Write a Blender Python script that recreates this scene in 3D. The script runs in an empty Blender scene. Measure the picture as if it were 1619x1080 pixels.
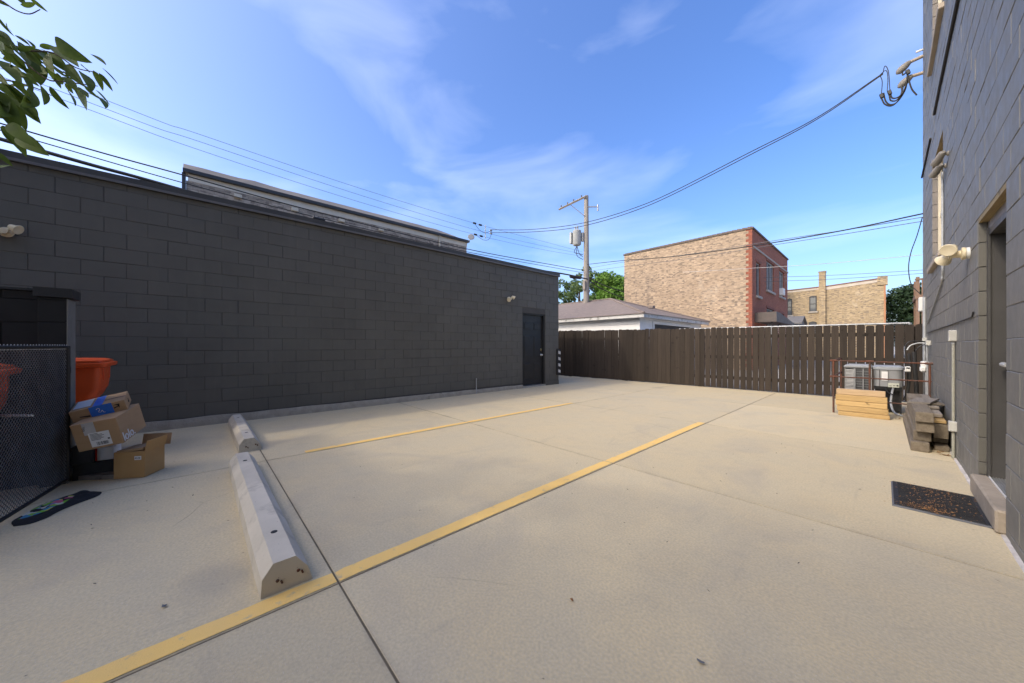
import bpy, math, random
from mathutils import Vector, Matrix, Euler, noise

random.seed(11)
scene = bpy.context.scene
R = math.radians
COL = scene.collection

# ------------------------------------------------------------------ camera
YAW = math.atan((1397.0 - 809.5) / 539.7)
CAM_Z = 1.235
cam_data = bpy.data.cameras.new('camera')
cam_data.sensor_width = 36.0
cam_data.lens = 36.0 * 539.7 / 1619.0
cam_data.shift_y = 7.0 / 1619.0
cam_data.clip_start = 0.02
cam_data.clip_end = 3000.0
cam = bpy.data.objects.new('camera', cam_data)
cam.location = (0, 0, CAM_Z)
cam.rotation_euler = (R(90), 0, YAW)
COL.objects.link(cam)
scene.camera = cam

# ------------------------------------------------------------------ sky and sun
SUN_TRAVEL = Vector((0.35, 1.15, -1.0)).normalized()
sun_pos = -SUN_TRAVEL
SUN_EL = math.asin(sun_pos.z)
SUN_ROT = math.atan2(sun_pos.x, sun_pos.y)
world = bpy.data.worlds.new('World')
scene.world = world
world.use_nodes = True
wn, wl = world.node_tree.nodes, world.node_tree.links
wn.clear()
w_out = wn.new('ShaderNodeOutputWorld')
w_bg = wn.new('ShaderNodeBackground')
w_bg.inputs['Strength'].default_value = 0.15
w_sky = wn.new('ShaderNodeTexSky')
w_sky.sky_type = 'NISHITA'
w_sky.sun_disc = False
w_sky.sun_elevation = SUN_EL
w_sky.sun_rotation = SUN_ROT
w_sky.altitude = 180.0
w_sky.air_density = 1.0
w_sky.dust_density = 4.5
w_sky.ozone_density = 3.0
w_co = wn.new('ShaderNodeTexCoord')
w_map = wn.new('ShaderNodeMapping')          # flatten the dome so that cirrus stretches towards the horizon
w_map.inputs['Rotation'].default_value = (0, 0, R(28))
w_map.inputs['Scale'].default_value = (1.0, 1.7, 4.2)
w_map.inputs['Location'].default_value = (3.1, 0.2, 0.6)
w_n1 = wn.new('ShaderNodeTexNoise')
w_n1.inputs['Scale'].default_value = 1.7
w_n1.inputs['Detail'].default_value = 8.0
w_n1.inputs['Roughness'].default_value = 0.48
w_n1.inputs['Distortion'].default_value = 0.5
w_r1 = wn.new('ShaderNodeMapRange')
w_r1.inputs['From Min'].default_value = 0.53
w_r1.inputs['From Max'].default_value = 0.86
w_r1.inputs['To Max'].default_value = 0.19
w_mix = wn.new('ShaderNodeMix')
w_mix.data_type = 'RGBA'
w_mix.inputs['B'].default_value = (6.2, 6.4, 6.8, 1)
w_hsv = wn.new('ShaderNodeHueSaturation')
w_hsv.inputs['Saturation'].default_value = 1.25
w_hsv.inputs['Hue'].default_value = 0.511
wl.new(w_co.outputs['Generated'], w_map.inputs['Vector'])
wl.new(w_map.outputs['Vector'], w_n1.inputs['Vector'])
wl.new(w_n1.outputs['Fac'], w_r1.inputs['Value'])
wl.new(w_r1.outputs['Result'], w_mix.inputs['Factor'])
wl.new(w_sky.outputs['Color'], w_hsv.inputs['Color'])
wl.new(w_hsv.outputs['Color'], w_mix.inputs['A'])
wl.new(w_mix.outputs['Result'], w_bg.inputs['Color'])
wl.new(w_bg.outputs['Background'], w_out.inputs['Surface'])

sun_data = bpy.data.lights.new('sun', 'SUN')
sun_data.energy = 0.52
sun_data.angle = R(1.5)
sun_data.color = (1.0, 0.90, 0.74)
sun = bpy.data.objects.new('sun', sun_data)
sun.rotation_euler = SUN_TRAVEL.to_track_quat('-Z', 'Y').to_euler()
sun.location = (-10, -30, 30)
COL.objects.link(sun)

scene.view_settings.view_transform = 'Standard'
scene.view_settings.look = 'None'
scene.view_settings.exposure = 1.27
scene.view_settings.gamma = 1.0
scene.view_settings.use_curve_mapping = False
scene.render.engine = 'CYCLES'
scene.cycles.use_denoising = True
scene.cycles.max_bounces = 6
scene.cycles.diffuse_bounces = 4
scene.cycles.transparent_max_bounces = 8

# ------------------------------------------------------------------ helpers
WL = {}          # world location of every object that parents something


class MB:
    def __init__(self):
        self.v, self.f = [], []

    def add(self, vs, fs):
        n = len(self.v)
        self.v += [tuple(p) for p in vs]
        self.f += [tuple(i + n for i in q) for q in fs]
        return self

    def box(self, x0, x1, y0, y1, z0, z1):
        vs = [(x, y, z) for z in (z0, z1) for y in (y0, y1) for x in (x0, x1)]
        return self.add(vs, [(0, 2, 3, 1), (4, 5, 7, 6), (0, 1, 5, 4), (2, 6, 7, 3), (0, 4, 6, 2), (1, 3, 7, 5)])

    def obox(self, c, s, m):
        """box of size s centred on c, turned by the 3x3 matrix m, with chamfered edges left out"""
        c = Vector(c)
        vs = [c + m @ Vector((x * s[0] / 2, y * s[1] / 2, z * s[2] / 2)) for z in (-1, 1) for y in (-1, 1) for x in (-1, 1)]
        return self.add(vs, [(0, 2, 3, 1), (4, 5, 7, 6), (0, 1, 5, 4), (2, 6, 7, 3), (0, 4, 6, 2), (1, 3, 7, 5)])

    def cbox(self, c, s, ch=0.004, m=None):
        """chamfered box"""
        c = Vector(c)
        h = [max(q / 2, 1e-4) for q in s]
        ch = min(ch, min(h) * 0.8)
        vs, idx = [], {}
        for sx in (-1, 1):
            for sy in (-1, 1):
                for sz in (-1, 1):
                    for k in range(3):
                        p = [sx * (h[0] - (ch if k != 0 else 0)), sy * (h[1] - (ch if k != 1 else 0)), sz * (h[2] - (ch if k != 2 else 0))]
                        idx[(sx, sy, sz, k)] = len(vs)
                        p = Vector(p)
                        vs.append(c + (m @ p if m else p))
        fs = []
        sg = (-1, 1)
        for a in range(3):
            b, d = (a + 1) % 3, (a + 2) % 3
            for s_ in sg:
                q = []
                for (u, w) in ((-1, -1), (1, -1), (1, 1), (-1, 1)):
                    t = [0, 0, 0]
                    t[a], t[b], t[d] = s_, u, w
                    q.append(idx[(t[0], t[1], t[2], a)])
                fs.append(tuple(q if s_ > 0 else q[::-1]))
        for a in range(3):          # edges along axis a
            b, d = (a + 1) % 3, (a + 2) % 3
            for u in sg:
                for w in sg:
                    q = []
                    for e, k in ((-1, b), (1, b), (1, d), (-1, d)):
                        t = [0, 0, 0]
                        t[a], t[b], t[d] = e, u, w
                        q.append(idx[(t[0], t[1], t[2], k)])
                    fs.append(tuple(q if u * w < 0 else q[::-1]))
        for sx in sg:
            for sy in sg:
                for sz in sg:
                    q = [idx[(sx, sy, sz, k)] for k in range(3)]
                    fs.append(tuple(q if sx * sy * sz > 0 else q[::-1]))
        return self.add(vs, fs)

    def tube(self, pts, r, n=8, caps=True):
        pts = [Vector(p) for p in pts]
        rs = r if isinstance(r, (list, tuple)) else [r] * len(pts)
        base = len(self.v)
        up = None
        for i, p in enumerate(pts):
            t = (pts[min(i + 1, len(pts) - 1)] - pts[max(i - 1, 0)])
            t = t.normalized() if t.length > 1e-9 else Vector((0, 0, 1))
            if up is None:
                up = Vector((0, 0, 1)) if abs(t.z) < 0.9 else Vector((1, 0, 0))
            a = t.cross(up)
            if a.length < 1e-6:
                a = t.orthogonal()
            a.normalize()
            b = a.cross(t).normalized()
            up = b
            for k in range(n):
                w = 2 * math.pi * k / n
                self.v.append(tuple(p + (a * math.cos(w) + b * math.sin(w)) * rs[i]))
        for i in range(len(pts) - 1):
            for k in range(n):
                q = base + i * n
                self.f.append((q + k, q + (k + 1) % n, q + n + (k + 1) % n, q + n + k))
        if caps:
            self.f.append(tuple(base + k for k in range(n))[::-1])
            e = base + (len(pts) - 1) * n
            self.f.append(tuple(e + k for k in range(n)))
        return self

    def lathe(self, prof, o, axis, n=20):
        """prof: (radius, distance along axis)"""
        o = Vector(o)
        ax = Vector(axis).normalized()
        a = ax.orthogonal().normalized()
        b = ax.cross(a).normalized()
        base = len(self.v)
        for r, h in prof:
            for k in range(n):
                w = 2 * math.pi * k / n
                self.v.append(tuple(o + ax * h + (a * math.cos(w) + b * math.sin(w)) * max(r, 1e-4)))
        for i in range(len(prof) - 1):
            for k in range(n):
                q = base + i * n
                self.f.append((q + k, q + (k + 1) % n, q + n + (k + 1) % n, q + n + k))
        self.f.append(tuple(base + k for k in range(n))[::-1])
        e = base + (len(prof) - 1) * n
        self.f.append(tuple(e + k for k in range(n)))
        return self

    def prism(self, poly, axis, a0, a1):
        """poly in the two other axes (cyclic order), extruded along axis from a0 to a1"""
        def mk(p, h):
            if axis == 'x':
                return (h, p[0], p[1])
            if axis == 'y':
                return (p[0], h, p[1])
            return (p[0], p[1], h)
        n = len(poly)
        vs = [mk(p, a0) for p in poly] + [mk(p, a1) for p in poly]
        fs = [tuple(range(n))[::-1], tuple(range(n, 2 * n))]
        for i in range(n):
            fs.append((i, (i + 1) % n, n + (i + 1) % n, n + i))
        return self.add(vs, fs)

    def loft(self, rings, cap=True):
        n = len(rings[0])
        base = len(self.v)
        for rg in rings:
            self.v += [tuple(p) for p in rg]
        for i in range(len(rings) - 1):
            for k in range(n):
                q = base + i * n
                self.f.append((q + k, q + (k + 1) % n, q + n + (k + 1) % n, q + n + k))
        if cap:
            self.f.append(tuple(base + k for k in range(n))[::-1])
            e = base + (len(rings) - 1) * n
            self.f.append(tuple(e + k for k in range(n)))
        return self

    def xform(self, m):
        self.v = [tuple(m @ Vector(p)) for p in self.v]
        return self


def fix_normals(me):
    import bmesh
    bm = bmesh.new()
    bm.from_mesh(me)
    bmesh.ops.recalc_face_normals(bm, faces=bm.faces)
    bm.to_mesh(me)
    bm.free()


def tag(o, label=None, cat=None, group=None, kind=None):
    if label:
        o['label'] = label
    if cat:
        o['category'] = cat
    if group:
        o['group'] = group
    if kind:
        o['kind'] = kind
    return o


def thing(name, loc, label=None, cat=None, group=None, kind=None):
    o = bpy.data.objects.new(name, None)
    o.empty_display_size = 0.2
    COL.objects.link(o)
    o.location = loc
    WL[o] = Vector(loc)
    return tag(o, label, cat, group, kind)


def obj(name, mb, mat, parent=None, smooth=False, label=None, cat=None, group=None, kind=None, sharp=None):
    """one mesh object from vertices given in world space"""
    vs = [Vector(p) for p in mb.v]
    if parent is not None:
        org = WL[parent]
    else:
        xs, ys, zs = [p.x for p in vs], [p.y for p in vs], [p.z for p in vs]
        org = Vector(((min(xs) + max(xs)) / 2, (min(ys) + max(ys)) / 2, min(zs)))
    me = bpy.data.meshes.new(name)
    me.from_pydata([tuple(p - org) for p in vs], [], mb.f)
    me.update()
    fix_normals(me)
    if smooth:
        me.polygons.foreach_set('use_smooth', [True] * len(me.polygons))
        try:
            me.set_sharp_from_angle(angle=R(sharp or 40))
        except Exception:
            pass
    if mat is not None:
        me.materials.append(mat)
    o = bpy.data.objects.new(name, me)
    COL.objects.link(o)
    if parent is not None:
        o.parent = parent
        WL[o] = org
    else:
        o.location = org
        WL[o] = org
    return tag(o, label, cat, group, kind)


def inst(name, me, parent, wloc, rot=(0, 0, 0), scale=(1, 1, 1)):
    """object that shares mesh data, at a world location, under an unrotated parent"""
    o = bpy.data.objects.new(name, me)
    COL.objects.link(o)
    o.parent = parent
    o.location = Vector(wloc) - WL[parent]
    o.rotation_euler = rot
    o.scale = scale
    WL[o] = Vector(wloc)
    return o


def copy_tree(o, parent, off=Vector((0, 0, 0))):
    c = o.copy()
    COL.objects.link(c)
    c.parent = parent
    if parent is None:
        c.location = o.location + off
    for ch in o.children:
        copy_tree(ch, c)
    return c


def curve(pts, k=8):
    """Catmull-Rom through the points"""
    P = [Vector(p) for p in pts]
    P = [P[0] * 2 - P[1]] + P + [P[-1] * 2 - P[-2]]
    out = []
    for i in range(1, len(P) - 2):
        a, b, c, d = P[i - 1], P[i], P[i + 1], P[i + 2]
        for j in range(k):
            t = j / k
            out.append(0.5 * ((2 * b) + (c - a) * t + (2 * a - 5 * b + 4 * c - d) * t * t + (3 * b - a - 3 * c + d) * t ** 3))
    out.append(P[-2])
    return out


def text_mb(s, size, depth=0.0006):
    cu = bpy.data.curves.new('lettering', 'FONT')
    cu.body = s
    cu.size = size
    cu.extrude = depth
    o = bpy.data.objects.new('lettering', cu)
    COL.objects.link(o)
    dg = bpy.context.evaluated_depsgraph_get()
    me = bpy.data.meshes.new_from_object(o.evaluated_get(dg))
    mb = MB()
    mb.add([tuple(v.co) for v in me.vertices], [tuple(p.vertices) for p in me.polygons])
    bpy.data.objects.remove(o)
    bpy.data.curves.remove(cu)
    bpy.data.meshes.remove(me)
    return mb


def proj(p):
    sn, cs = math.sin(YAW), math.cos(YAW)
    d = -sn * p[0] + cs * p[1]
    if d < 0.05:
        return None
    return (809.5 + 539.7 * (cs * p[0] + sn * p[1]) / d, 547 - 539.7 * (p[2] - CAM_Z) / d)


# ------------------------------------------------------------------ materials
def srgb(r, g, b):
    f = lambda c: (c / 255 / 12.92) if c / 255 <= 0.04045 else ((c / 255 + 0.055) / 1.055) ** 2.4
    return (f(r), f(g), f(b))


def new_mat(name):
    m = bpy.data.materials.new(name)
    m.use_nodes = True
    n, l = m.node_tree.nodes, m.node_tree.links
    b = n['Principled BSDF']
    geo = n.new('ShaderNodeNewGeometry')
    return m, n, l, b, geo.outputs['Position']


def nnoise(n, l, vec, scale, detail=5, rough=0.55, stretch=None, dist=0.0):
    if stretch:
        mp = n.new('ShaderNodeMapping')
        mp.inputs['Scale'].default_value = stretch
        l.new(vec, mp.inputs['Vector'])
        vec = mp.outputs['Vector']
    t = n.new('ShaderNodeTexNoise')
    t.inputs['Scale'].default_value = scale
    t.inputs['Detail'].default_value = detail
    t.inputs['Roughness'].default_value = rough
    t.inputs['Distortion'].default_value = dist
    l.new(vec, t.inputs['Vector'])
    return t.outputs['Fac']


def nrange(n, l, fac, a, b, c=0.0, d=1.0):
    r = n.new('ShaderNodeMapRange')
    r.inputs['From Min'].default_value = a
    r.inputs['From Max'].default_value = b
    r.inputs['To Min'].default_value = c
    r.inputs['To Max'].default_value = d
    l.new(fac, r.inputs['Value'])
    return r.outputs['Result']


def nmix(n, l, fac, a, b, blend='MIX'):
    x = n.new('ShaderNodeMix')
    x.data_type = 'RGBA'
    x.blend_type = blend
    x.clamp_factor = True
    if isinstance(fac, (int, float)):
        x.inputs['Factor'].default_value = fac
    else:
        l.new(fac, x.inputs['Factor'])
    for s, q in (('A', a), ('B', b)):
        if isinstance(q, tuple):
            x.inputs[s].default_value = (*q[:3], 1)
        else:
            l.new(q, x.inputs[s])
    return x.outputs['Result']


def nbump(n, l, b, height, strength, dist=0.01, prev=None):
    u = n.new('ShaderNodeBump')
    u.inputs['Strength'].default_value = strength
    u.inputs['Distance'].default_value = dist
    l.new(height, u.inputs['Height'])
    if prev is not None:
        l.new(prev, u.inputs['Normal'])
    l.new(u.outputs['Normal'], b.inputs['Normal'])
    return u.outputs['Normal']


def M(name, c1, c2=None, sc=6.0, rough=0.7, bump=0.15, bsc=60.0, rnd=0.0, metal=0.0, spec=0.4, stretch=None, speck=None, dirt=None, bdist=0.004):
    """plain procedural surface: two tones blended by noise, fine relief, per-object tone shift"""
    m, n, l, b, pos = new_mat(name)
    c2 = c2 or tuple(q * 0.78 for q in c1)
    f = nrange(n, l, nnoise(n, l, pos, sc, stretch=stretch), 0.32, 0.68)
    c = nmix(n, l, f, c1, c2)
    if speck:
        s = nrange(n, l, nnoise(n, l, pos, speck[0], 3), speck[1], speck[1] + 0.08)
        c = nmix(n, l, s, c, speck[2])
    if dirt:
        s = nrange(n, l, nnoise(n, l, pos, dirt[0], 6, 0.65), dirt[1], dirt[1] + 0.15, 0, dirt[3] if len(dirt) > 3 else 0.8)
        c = nmix(n, l, s, c, dirt[2])
    if rnd:
        oi = n.new('ShaderNodeObjectInfo')
        v = nrange(n, l, oi.outputs['Random'], 0, 1, 1 - rnd, 1 + rnd)
        h = n.new('ShaderNodeHueSaturation')
        l.new(v, h.inputs['Value'])
        l.new(c, h.inputs['Color'])
        c = h.outputs['Color']
    l.new(c, b.inputs['Base Color'])
    rr = nrange(n, l, nnoise(n, l, pos, sc * 2.3), 0.3, 0.7, max(rough - 0.08, 0.03), min(rough + 0.08, 1))
    l.new(rr, b.inputs['Roughness'])
    b.inputs['Metallic'].default_value = metal
    b.inputs['Specular IOR Level'].default_value = spec
    if bump:
        nbump(n, l, b, nnoise(n, l, pos, bsc, 4, stretch=stretch), bump, bdist)
    return m


def concrete_mat():
    m, n, l, b, pos = new_mat('lot concrete')
    big = nrange(n, l, nnoise(n, l, pos, 0.42, 6, 0.6, dist=0.6), 0.34, 0.66)
    c = nmix(n, l, big, (0.63, 0.518, 0.312), (0.56, 0.480, 0.318))
    mid = nrange(n, l, nnoise(n, l, pos, 1.9, 6, 0.6), 0.42, 0.70)
    c = nmix(n, l, nrange(n, l, mid, 0, 1, 0, 0.55), c, (0.655, 0.518, 0.292))
    dark = nrange(n, l, nnoise(n, l, pos, 0.8, 7, 0.68, dist=1.2), 0.52, 0.70, 0, 0.42)
    c = nmix(n, l, dark, c, (0.36, 0.32, 0.265))
    # brushed finish and sand grains
    fine = nnoise(n, l, pos, 75, 4, 0.7)
    c = nmix(n, l, nrange(n, l, fine, 0.40, 0.66, 0, 0.62), c, (0.37, 0.315, 0.225))
    g2 = nnoise(n, l, pos, 150, 3, 0.6)
    c = nmix(n, l, nrange(n, l, g2, 0.54, 0.70, 0, 0.55), c, (0.72, 0.65, 0.50))
    g3 = nnoise(n, l, pos, 9, 6, 0.7)
    c = nmix(n, l, nrange(n, l, g3, 0.50, 0.72, 0, 0.30), c, (0.42, 0.36, 0.25))
    # scuffs dragged along the bays
    sc_ = nnoise(n, l, pos, 1.4, 6, 0.7, stretch=(3.2, 0.55, 1.0), dist=0.8)
    c = nmix(n, l, nrange(n, l, sc_, 0.60, 0.74, 0, 0.38), c, (0.36, 0.315, 0.235))
    # pits and old spots
    vo = n.new('ShaderNodeTexVoronoi')
    vo.inputs['Scale'].default_value = 2.6
    l.new(pos, vo.inputs['Vector'])
    pn = nnoise(n, l, pos, 14, 3)
    ad = n.new('ShaderNodeMath')
    ad.operation = 'MULTIPLY_ADD'
    l.new(pn, ad.inputs[0])
    ad.inputs[1].default_value = 0.05
    l.new(vo.outputs['Distance'], ad.inputs[2])
    spots = nrange(n, l, ad.outputs[0], 0.034, 0.042, 0.55, 0)
    c = nmix(n, l, spots, c, (0.13, 0.115, 0.10))
    # old oil and rust drips in the bays
    v2 = n.new('ShaderNodeTexVoronoi')
    v2.inputs['Scale'].default_value = 0.75
    v2.inputs['Randomness'].default_value = 1.0
    l.new(pos, v2.inputs['Vector'])
    a2 = n.new('ShaderNodeMath')
    a2.operation = 'MULTIPLY_ADD'
    l.new(nnoise(n, l, pos, 5, 5, 0.7), a2.inputs[0])
    a2.inputs[1].default_value = 0.30
    l.new(v2.outputs['Distance'], a2.inputs[2])
    c = nmix(n, l, nrange(n, l, a2.outputs[0], 0.19, 0.34, 0.42, 0), c, (0.27, 0.25, 0.215))
    # dirt gathered along the joints
    sp = n.new('ShaderNodeSeparateXYZ')
    l.new(pos, sp.inputs[0])
    dmin = None
    for ax, val in (('X', -4.495), ('X', -1.918), ('Y', 0.54), ('Y', 3.21), ('Y', 5.90), ('Y', 8.60)):
        s1 = n.new('ShaderNodeMath')
        s1.operation = 'SUBTRACT'
        l.new(sp.outputs[ax], s1.inputs[0])
        s1.inputs[1].default_value = val
        s2 = n.new('ShaderNodeMath')
        s2.operation = 'ABSOLUTE'
        l.new(s1.outputs[0], s2.inputs[0])
        if dmin is None:
            dmin = s2.outputs[0]
        else:
            s3 = n.new('ShaderNodeMath')
            s3.operation = 'MINIMUM'
            l.new(dmin, s3.inputs[0])
            l.new(s2.outputs[0], s3.inputs[1])
            dmin = s3.outputs[0]
    jn = n.new('ShaderNodeMath')
    jn.operation = 'MULTIPLY_ADD'
    l.new(nnoise(n, l, pos, 3.0, 5, 0.7), jn.inputs[0])
    jn.inputs[1].default_value = 0.16
    l.new(dmin, jn.inputs[2])
    c = nmix(n, l, nrange(n, l, jn.outputs[0], 0.045, 0.105, 0.6, 0), c, (0.27, 0.235, 0.18))
    # hairline cracks
    v3 = n.new('ShaderNodeTexVoronoi')
    v3.feature = 'DISTANCE_TO_EDGE'
    v3.inputs['Scale'].default_value = 0.33
    wv = n.new('ShaderNodeMixRGB')
    wv.inputs[0].default_value = 0.12
    tn = n.new('ShaderNodeTexNoise')
    tn.inputs['Scale'].default_value = 1.6
    tn.inputs['Detail'].default_value = 7
    l.new(pos, tn.inputs['Vector'])
    l.new(pos, wv.inputs[1])
    l.new(tn.outputs['Color'], wv.inputs[2])
    l.new(wv.outputs[0], v3.inputs['Vector'])
    cm_ = n.new('ShaderNodeMath')
    cm_.operation = 'MULTIPLY'
    l.new(nrange(n, l, v3.outputs['Distance'], 0.0006, 0.0016, 1, 0), cm_.inputs[0])
    l.new(nrange(n, l, nnoise(n, l, pos, 0.7, 3), 0.56, 0.66, 0, 0.4), cm_.inputs[1])
    c = nmix(n, l, cm_.outputs[0], c, (0.17, 0.145, 0.11))
    oi = n.new('ShaderNodeObjectInfo')
    h = n.new('ShaderNodeHueSaturation')
    l.new(nrange(n, l, oi.outputs['Random'], 0, 1, 0.94, 1.05), h.inputs['Value'])
    l.new(c, h.inputs['Color'])
    l.new(h.outputs['Color'], b.inputs['Base Color'])
    b.inputs['Roughness'].default_value = 0.86
    b.inputs['Specular IOR Level'].default_value = 0.25
    br = nnoise(n, l, pos, 60, 3, stretch=(1.0, 6.0, 1.0))
    p = nbump(n, l, b, br, 0.12, 0.004)
    nbump(n, l, b, fine, 0.28, 0.003, p)
    return m


def paint_mat(name, col, rough=0.5, spec=0.5, streak=0.25, rel=0.30):
    """masonry paint over block: roller stipple, faint lap marks, dusty streaks"""
    m, n, l, b, pos = new_mat(name)
    f = nrange(n, l, nnoise(n, l, pos, 1.3, 6, 0.6), 0.3, 0.7)
    c = nmix(n, l, f, tuple(q * 0.92 for q in col), tuple(q * 1.10 for q in col))
    s = nrange(n, l, nnoise(n, l, pos, 2.2, 5, 0.6, stretch=(5, 5, 0.5)), 0.5, 0.8, 0, streak)
    c = nmix(n, l, s, c, tuple(q * 1.45 for q in col))
    oi = n.new('ShaderNodeObjectInfo')
    h = n.new('ShaderNodeHueSaturation')
    l.new(nrange(n, l, oi.outputs['Random'], 0, 1, 0.965, 1.035), h.inputs['Value'])
    l.new(c, h.inputs['Color'])
    l.new(h.outputs['Color'], b.inputs['Base Color'])
    b.inputs['Specular IOR Level'].default_value = spec
    l.new(nrange(n, l, nnoise(n, l, pos, 9, 4), 0.3, 0.7, rough - 0.08, rough + 0.1), b.inputs['Roughness'])
    p = nbump(n, l, b, nnoise(n, l, pos, 130, 4, 0.65), rel, 0.003)
    nbump(n, l, b, nnoise(n, l, pos, 7, 3), rel * 0.8, 0.006, p)
    return m


def brick_mat(name, axis, ca, cb, mortar, blotch=None, dark=(0.10, 0.08, 0.065), bw=0.215, bh=0.072, darkamt=0.75):
    m, n, l, b, pos = new_mat(name)
    sp = n.new('ShaderNodeSeparateXYZ')
    l.new(pos, sp.inputs[0])
    cm = n.new('ShaderNodeCombineXYZ')
    l.new(sp.outputs['X' if axis == 'xz' else 'Y'], cm.inputs['X'])
    l.new(sp.outputs['Z'], cm.inputs['Y'])
    t = n.new('ShaderNodeTexBrick')
    t.inputs['Scale'].default_value = 1.0
    t.inputs['Brick Width'].default_value = bw
    t.inputs['Row Height'].default_value = bh
    t.inputs['Mortar Size'].default_value = 0.009
    t.inputs['Mortar Smooth'].default_value = 0.2
    t.inputs['Bias'].default_value = -0.1
    t.inputs['Color1'].default_value = (*ca, 1)
    t.inputs['Color2'].default_value = (*cb, 1)
    t.inputs['Mortar'].default_value = (*mortar, 1)
    l.new(cm.outputs[0], t.inputs['Vector'])
    c = t.outputs['Color']
    w = nnoise(n, l, cm.outputs[0], 1.0, 4, 0.7, stretch=(4.3, 13.9, 1))
    c = nmix(n, l, nrange(n, l, w, 0.53, 0.66, 0, darkamt), c, dark)
    mpv = n.new('ShaderNodeMapping')
    mpv.inputs['Scale'].default_value = (1.9 / bw, 1.5 / bh, 1)
    l.new(cm.outputs[0], mpv.inputs['Vector'])
    vb = n.new('ShaderNodeTexVoronoi')
    vb.inputs['Scale'].default_value = 1.0
    vb.inputs['Randomness'].default_value = 0.55
    l.new(mpv.outputs[0], vb.inputs['Vector'])
    vs_ = n.new('ShaderNodeSeparateColor')
    l.new(vb.outputs['Color'], vs_.inputs[0])
    c = nmix(n, l, nrange(n, l, vs_.outputs[0], 0.70, 0.86, 0, darkamt), c, tuple(q * 1.6 for q in dark))
    c = nmix(n, l, nrange(n, l, vs_.outputs[1], 0.72, 0.9, 0, 0.6), c, tuple(min(q * 1.35, 0.8) for q in ca))
    big = nnoise(n, l, pos, 0.35, 5, 0.6)
    c = nmix(n, l, nrange(n, l, big, 0.35, 0.7, 0, 0.45), c, tuple(q * 0.72 for q in ca))
    if blotch:
        s = nnoise(n, l, pos, 0.9, 6, 0.7, stretch=(1.0, 1.0, 0.45))
        c = nmix(n, l, nrange(n, l, s, 0.60, 0.76, 0, 0.6), c, blotch)
    l.new(c, b.inputs['Base Color'])
    b.inputs['Roughness'].default_value = 0.9
    b.inputs['Specular IOR Level'].default_value = 0.2
    nbump(n, l, b, t.outputs['Fac'], -0.5, 0.01)
    return m


def wood_mat(name, c1, c2, axis='x', rough=0.75, rnd=0.12, knots=True, grain=26):
    m, n, l, b, pos = new_mat(name)
    st = {'x': (0.06, 1, 1), 'y': (1, 0.06, 1), 'z': (1, 1, 0.06)}[axis]
    g = nnoise(n, l, pos, grain, 5, 0.6, stretch=st, dist=0.4)
    c = nmix(n, l, nrange(n, l, g, 0.32, 0.68), c1, c2)
    g2 = nnoise(n, l, pos, grain * 4, 3, 0.6, stretch=st)
    c = nmix(n, l, nrange(n, l, g2, 0.52, 0.7, 0, 0.5), c, tuple(q * 0.6 for q in c2))
    if knots:
        k = nnoise(n, l, pos, 7, 3)
        c = nmix(n, l, nrange(n, l, k, 0.66, 0.74, 0, 0.7), c, tuple(q * 0.35 for q in c2))
    oi = n.new('ShaderNodeObjectInfo')
    h = n.new('ShaderNodeHueSaturation')
    l.new(nrange(n, l, oi.outputs['Random'], 0, 1, 1 - rnd, 1 + rnd), h.inputs['Value'])
    l.new(c, h.inputs['Color'])
    l.new(h.outputs['Color'], b.inputs['Base Color'])
    b.inputs['Roughness'].default_value = rough
    b.inputs['Specular IOR Level'].default_value = 0.3
    nbump(n, l, b, g, 0.3, 0.004)
    return m


def leaf_mat(name, c1, c2, back=1.3, sc=0.6, trans=0.25):
    m, n, l, b, pos = new_mat(name)
    f = nrange(n, l, nnoise(n, l, pos, sc, 4), 0.35, 0.65)
    c = nmix(n, l, f, c1, c2)
    f2 = nnoise(n, l, pos, 17, 2)
    c = nmix(n, l, nrange(n, l, f2, 0.4, 0.7, 0, 0.5), c, tuple(q * 1.5 for q in c2))
    l.new(c, b.inputs['Base Color'])
    b.inputs['Roughness'].default_value = 0.6
    b.inputs['Specular IOR Level'].default_value = 0.18
    tr = n.new('ShaderNodeBsdfTranslucent')
    hs = n.new('ShaderNodeHueSaturation')
    hs.inputs['Value'].default_value = back
    l.new(c, hs.inputs['Color'])
    l.new(hs.outputs['Color'], tr.inputs['Color'])
    ms = n.new('ShaderNodeMixShader')
    ms.inputs[0].default_value = trans
    l.new(b.outputs[0], ms.inputs[1])
    l.new(tr.outputs[0], ms.inputs[2])
    l.new(ms.outputs[0], n['Material Output'].inputs['Surface'])
    return m


def glass_mat(name, col=(0.02, 0.025, 0.03)):
    m, n, l, b, pos = new_mat(name)
    b.inputs['Base Color'].default_value = (*col, 1)
    b.inputs['Roughness'].default_value = 0.06
    b.inputs['Specular IOR Level'].default_value = 0.6
    nbump(n, l, b, nnoise(n, l, pos, 1.5, 2), 0.08, 0.02)
    return m


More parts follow.
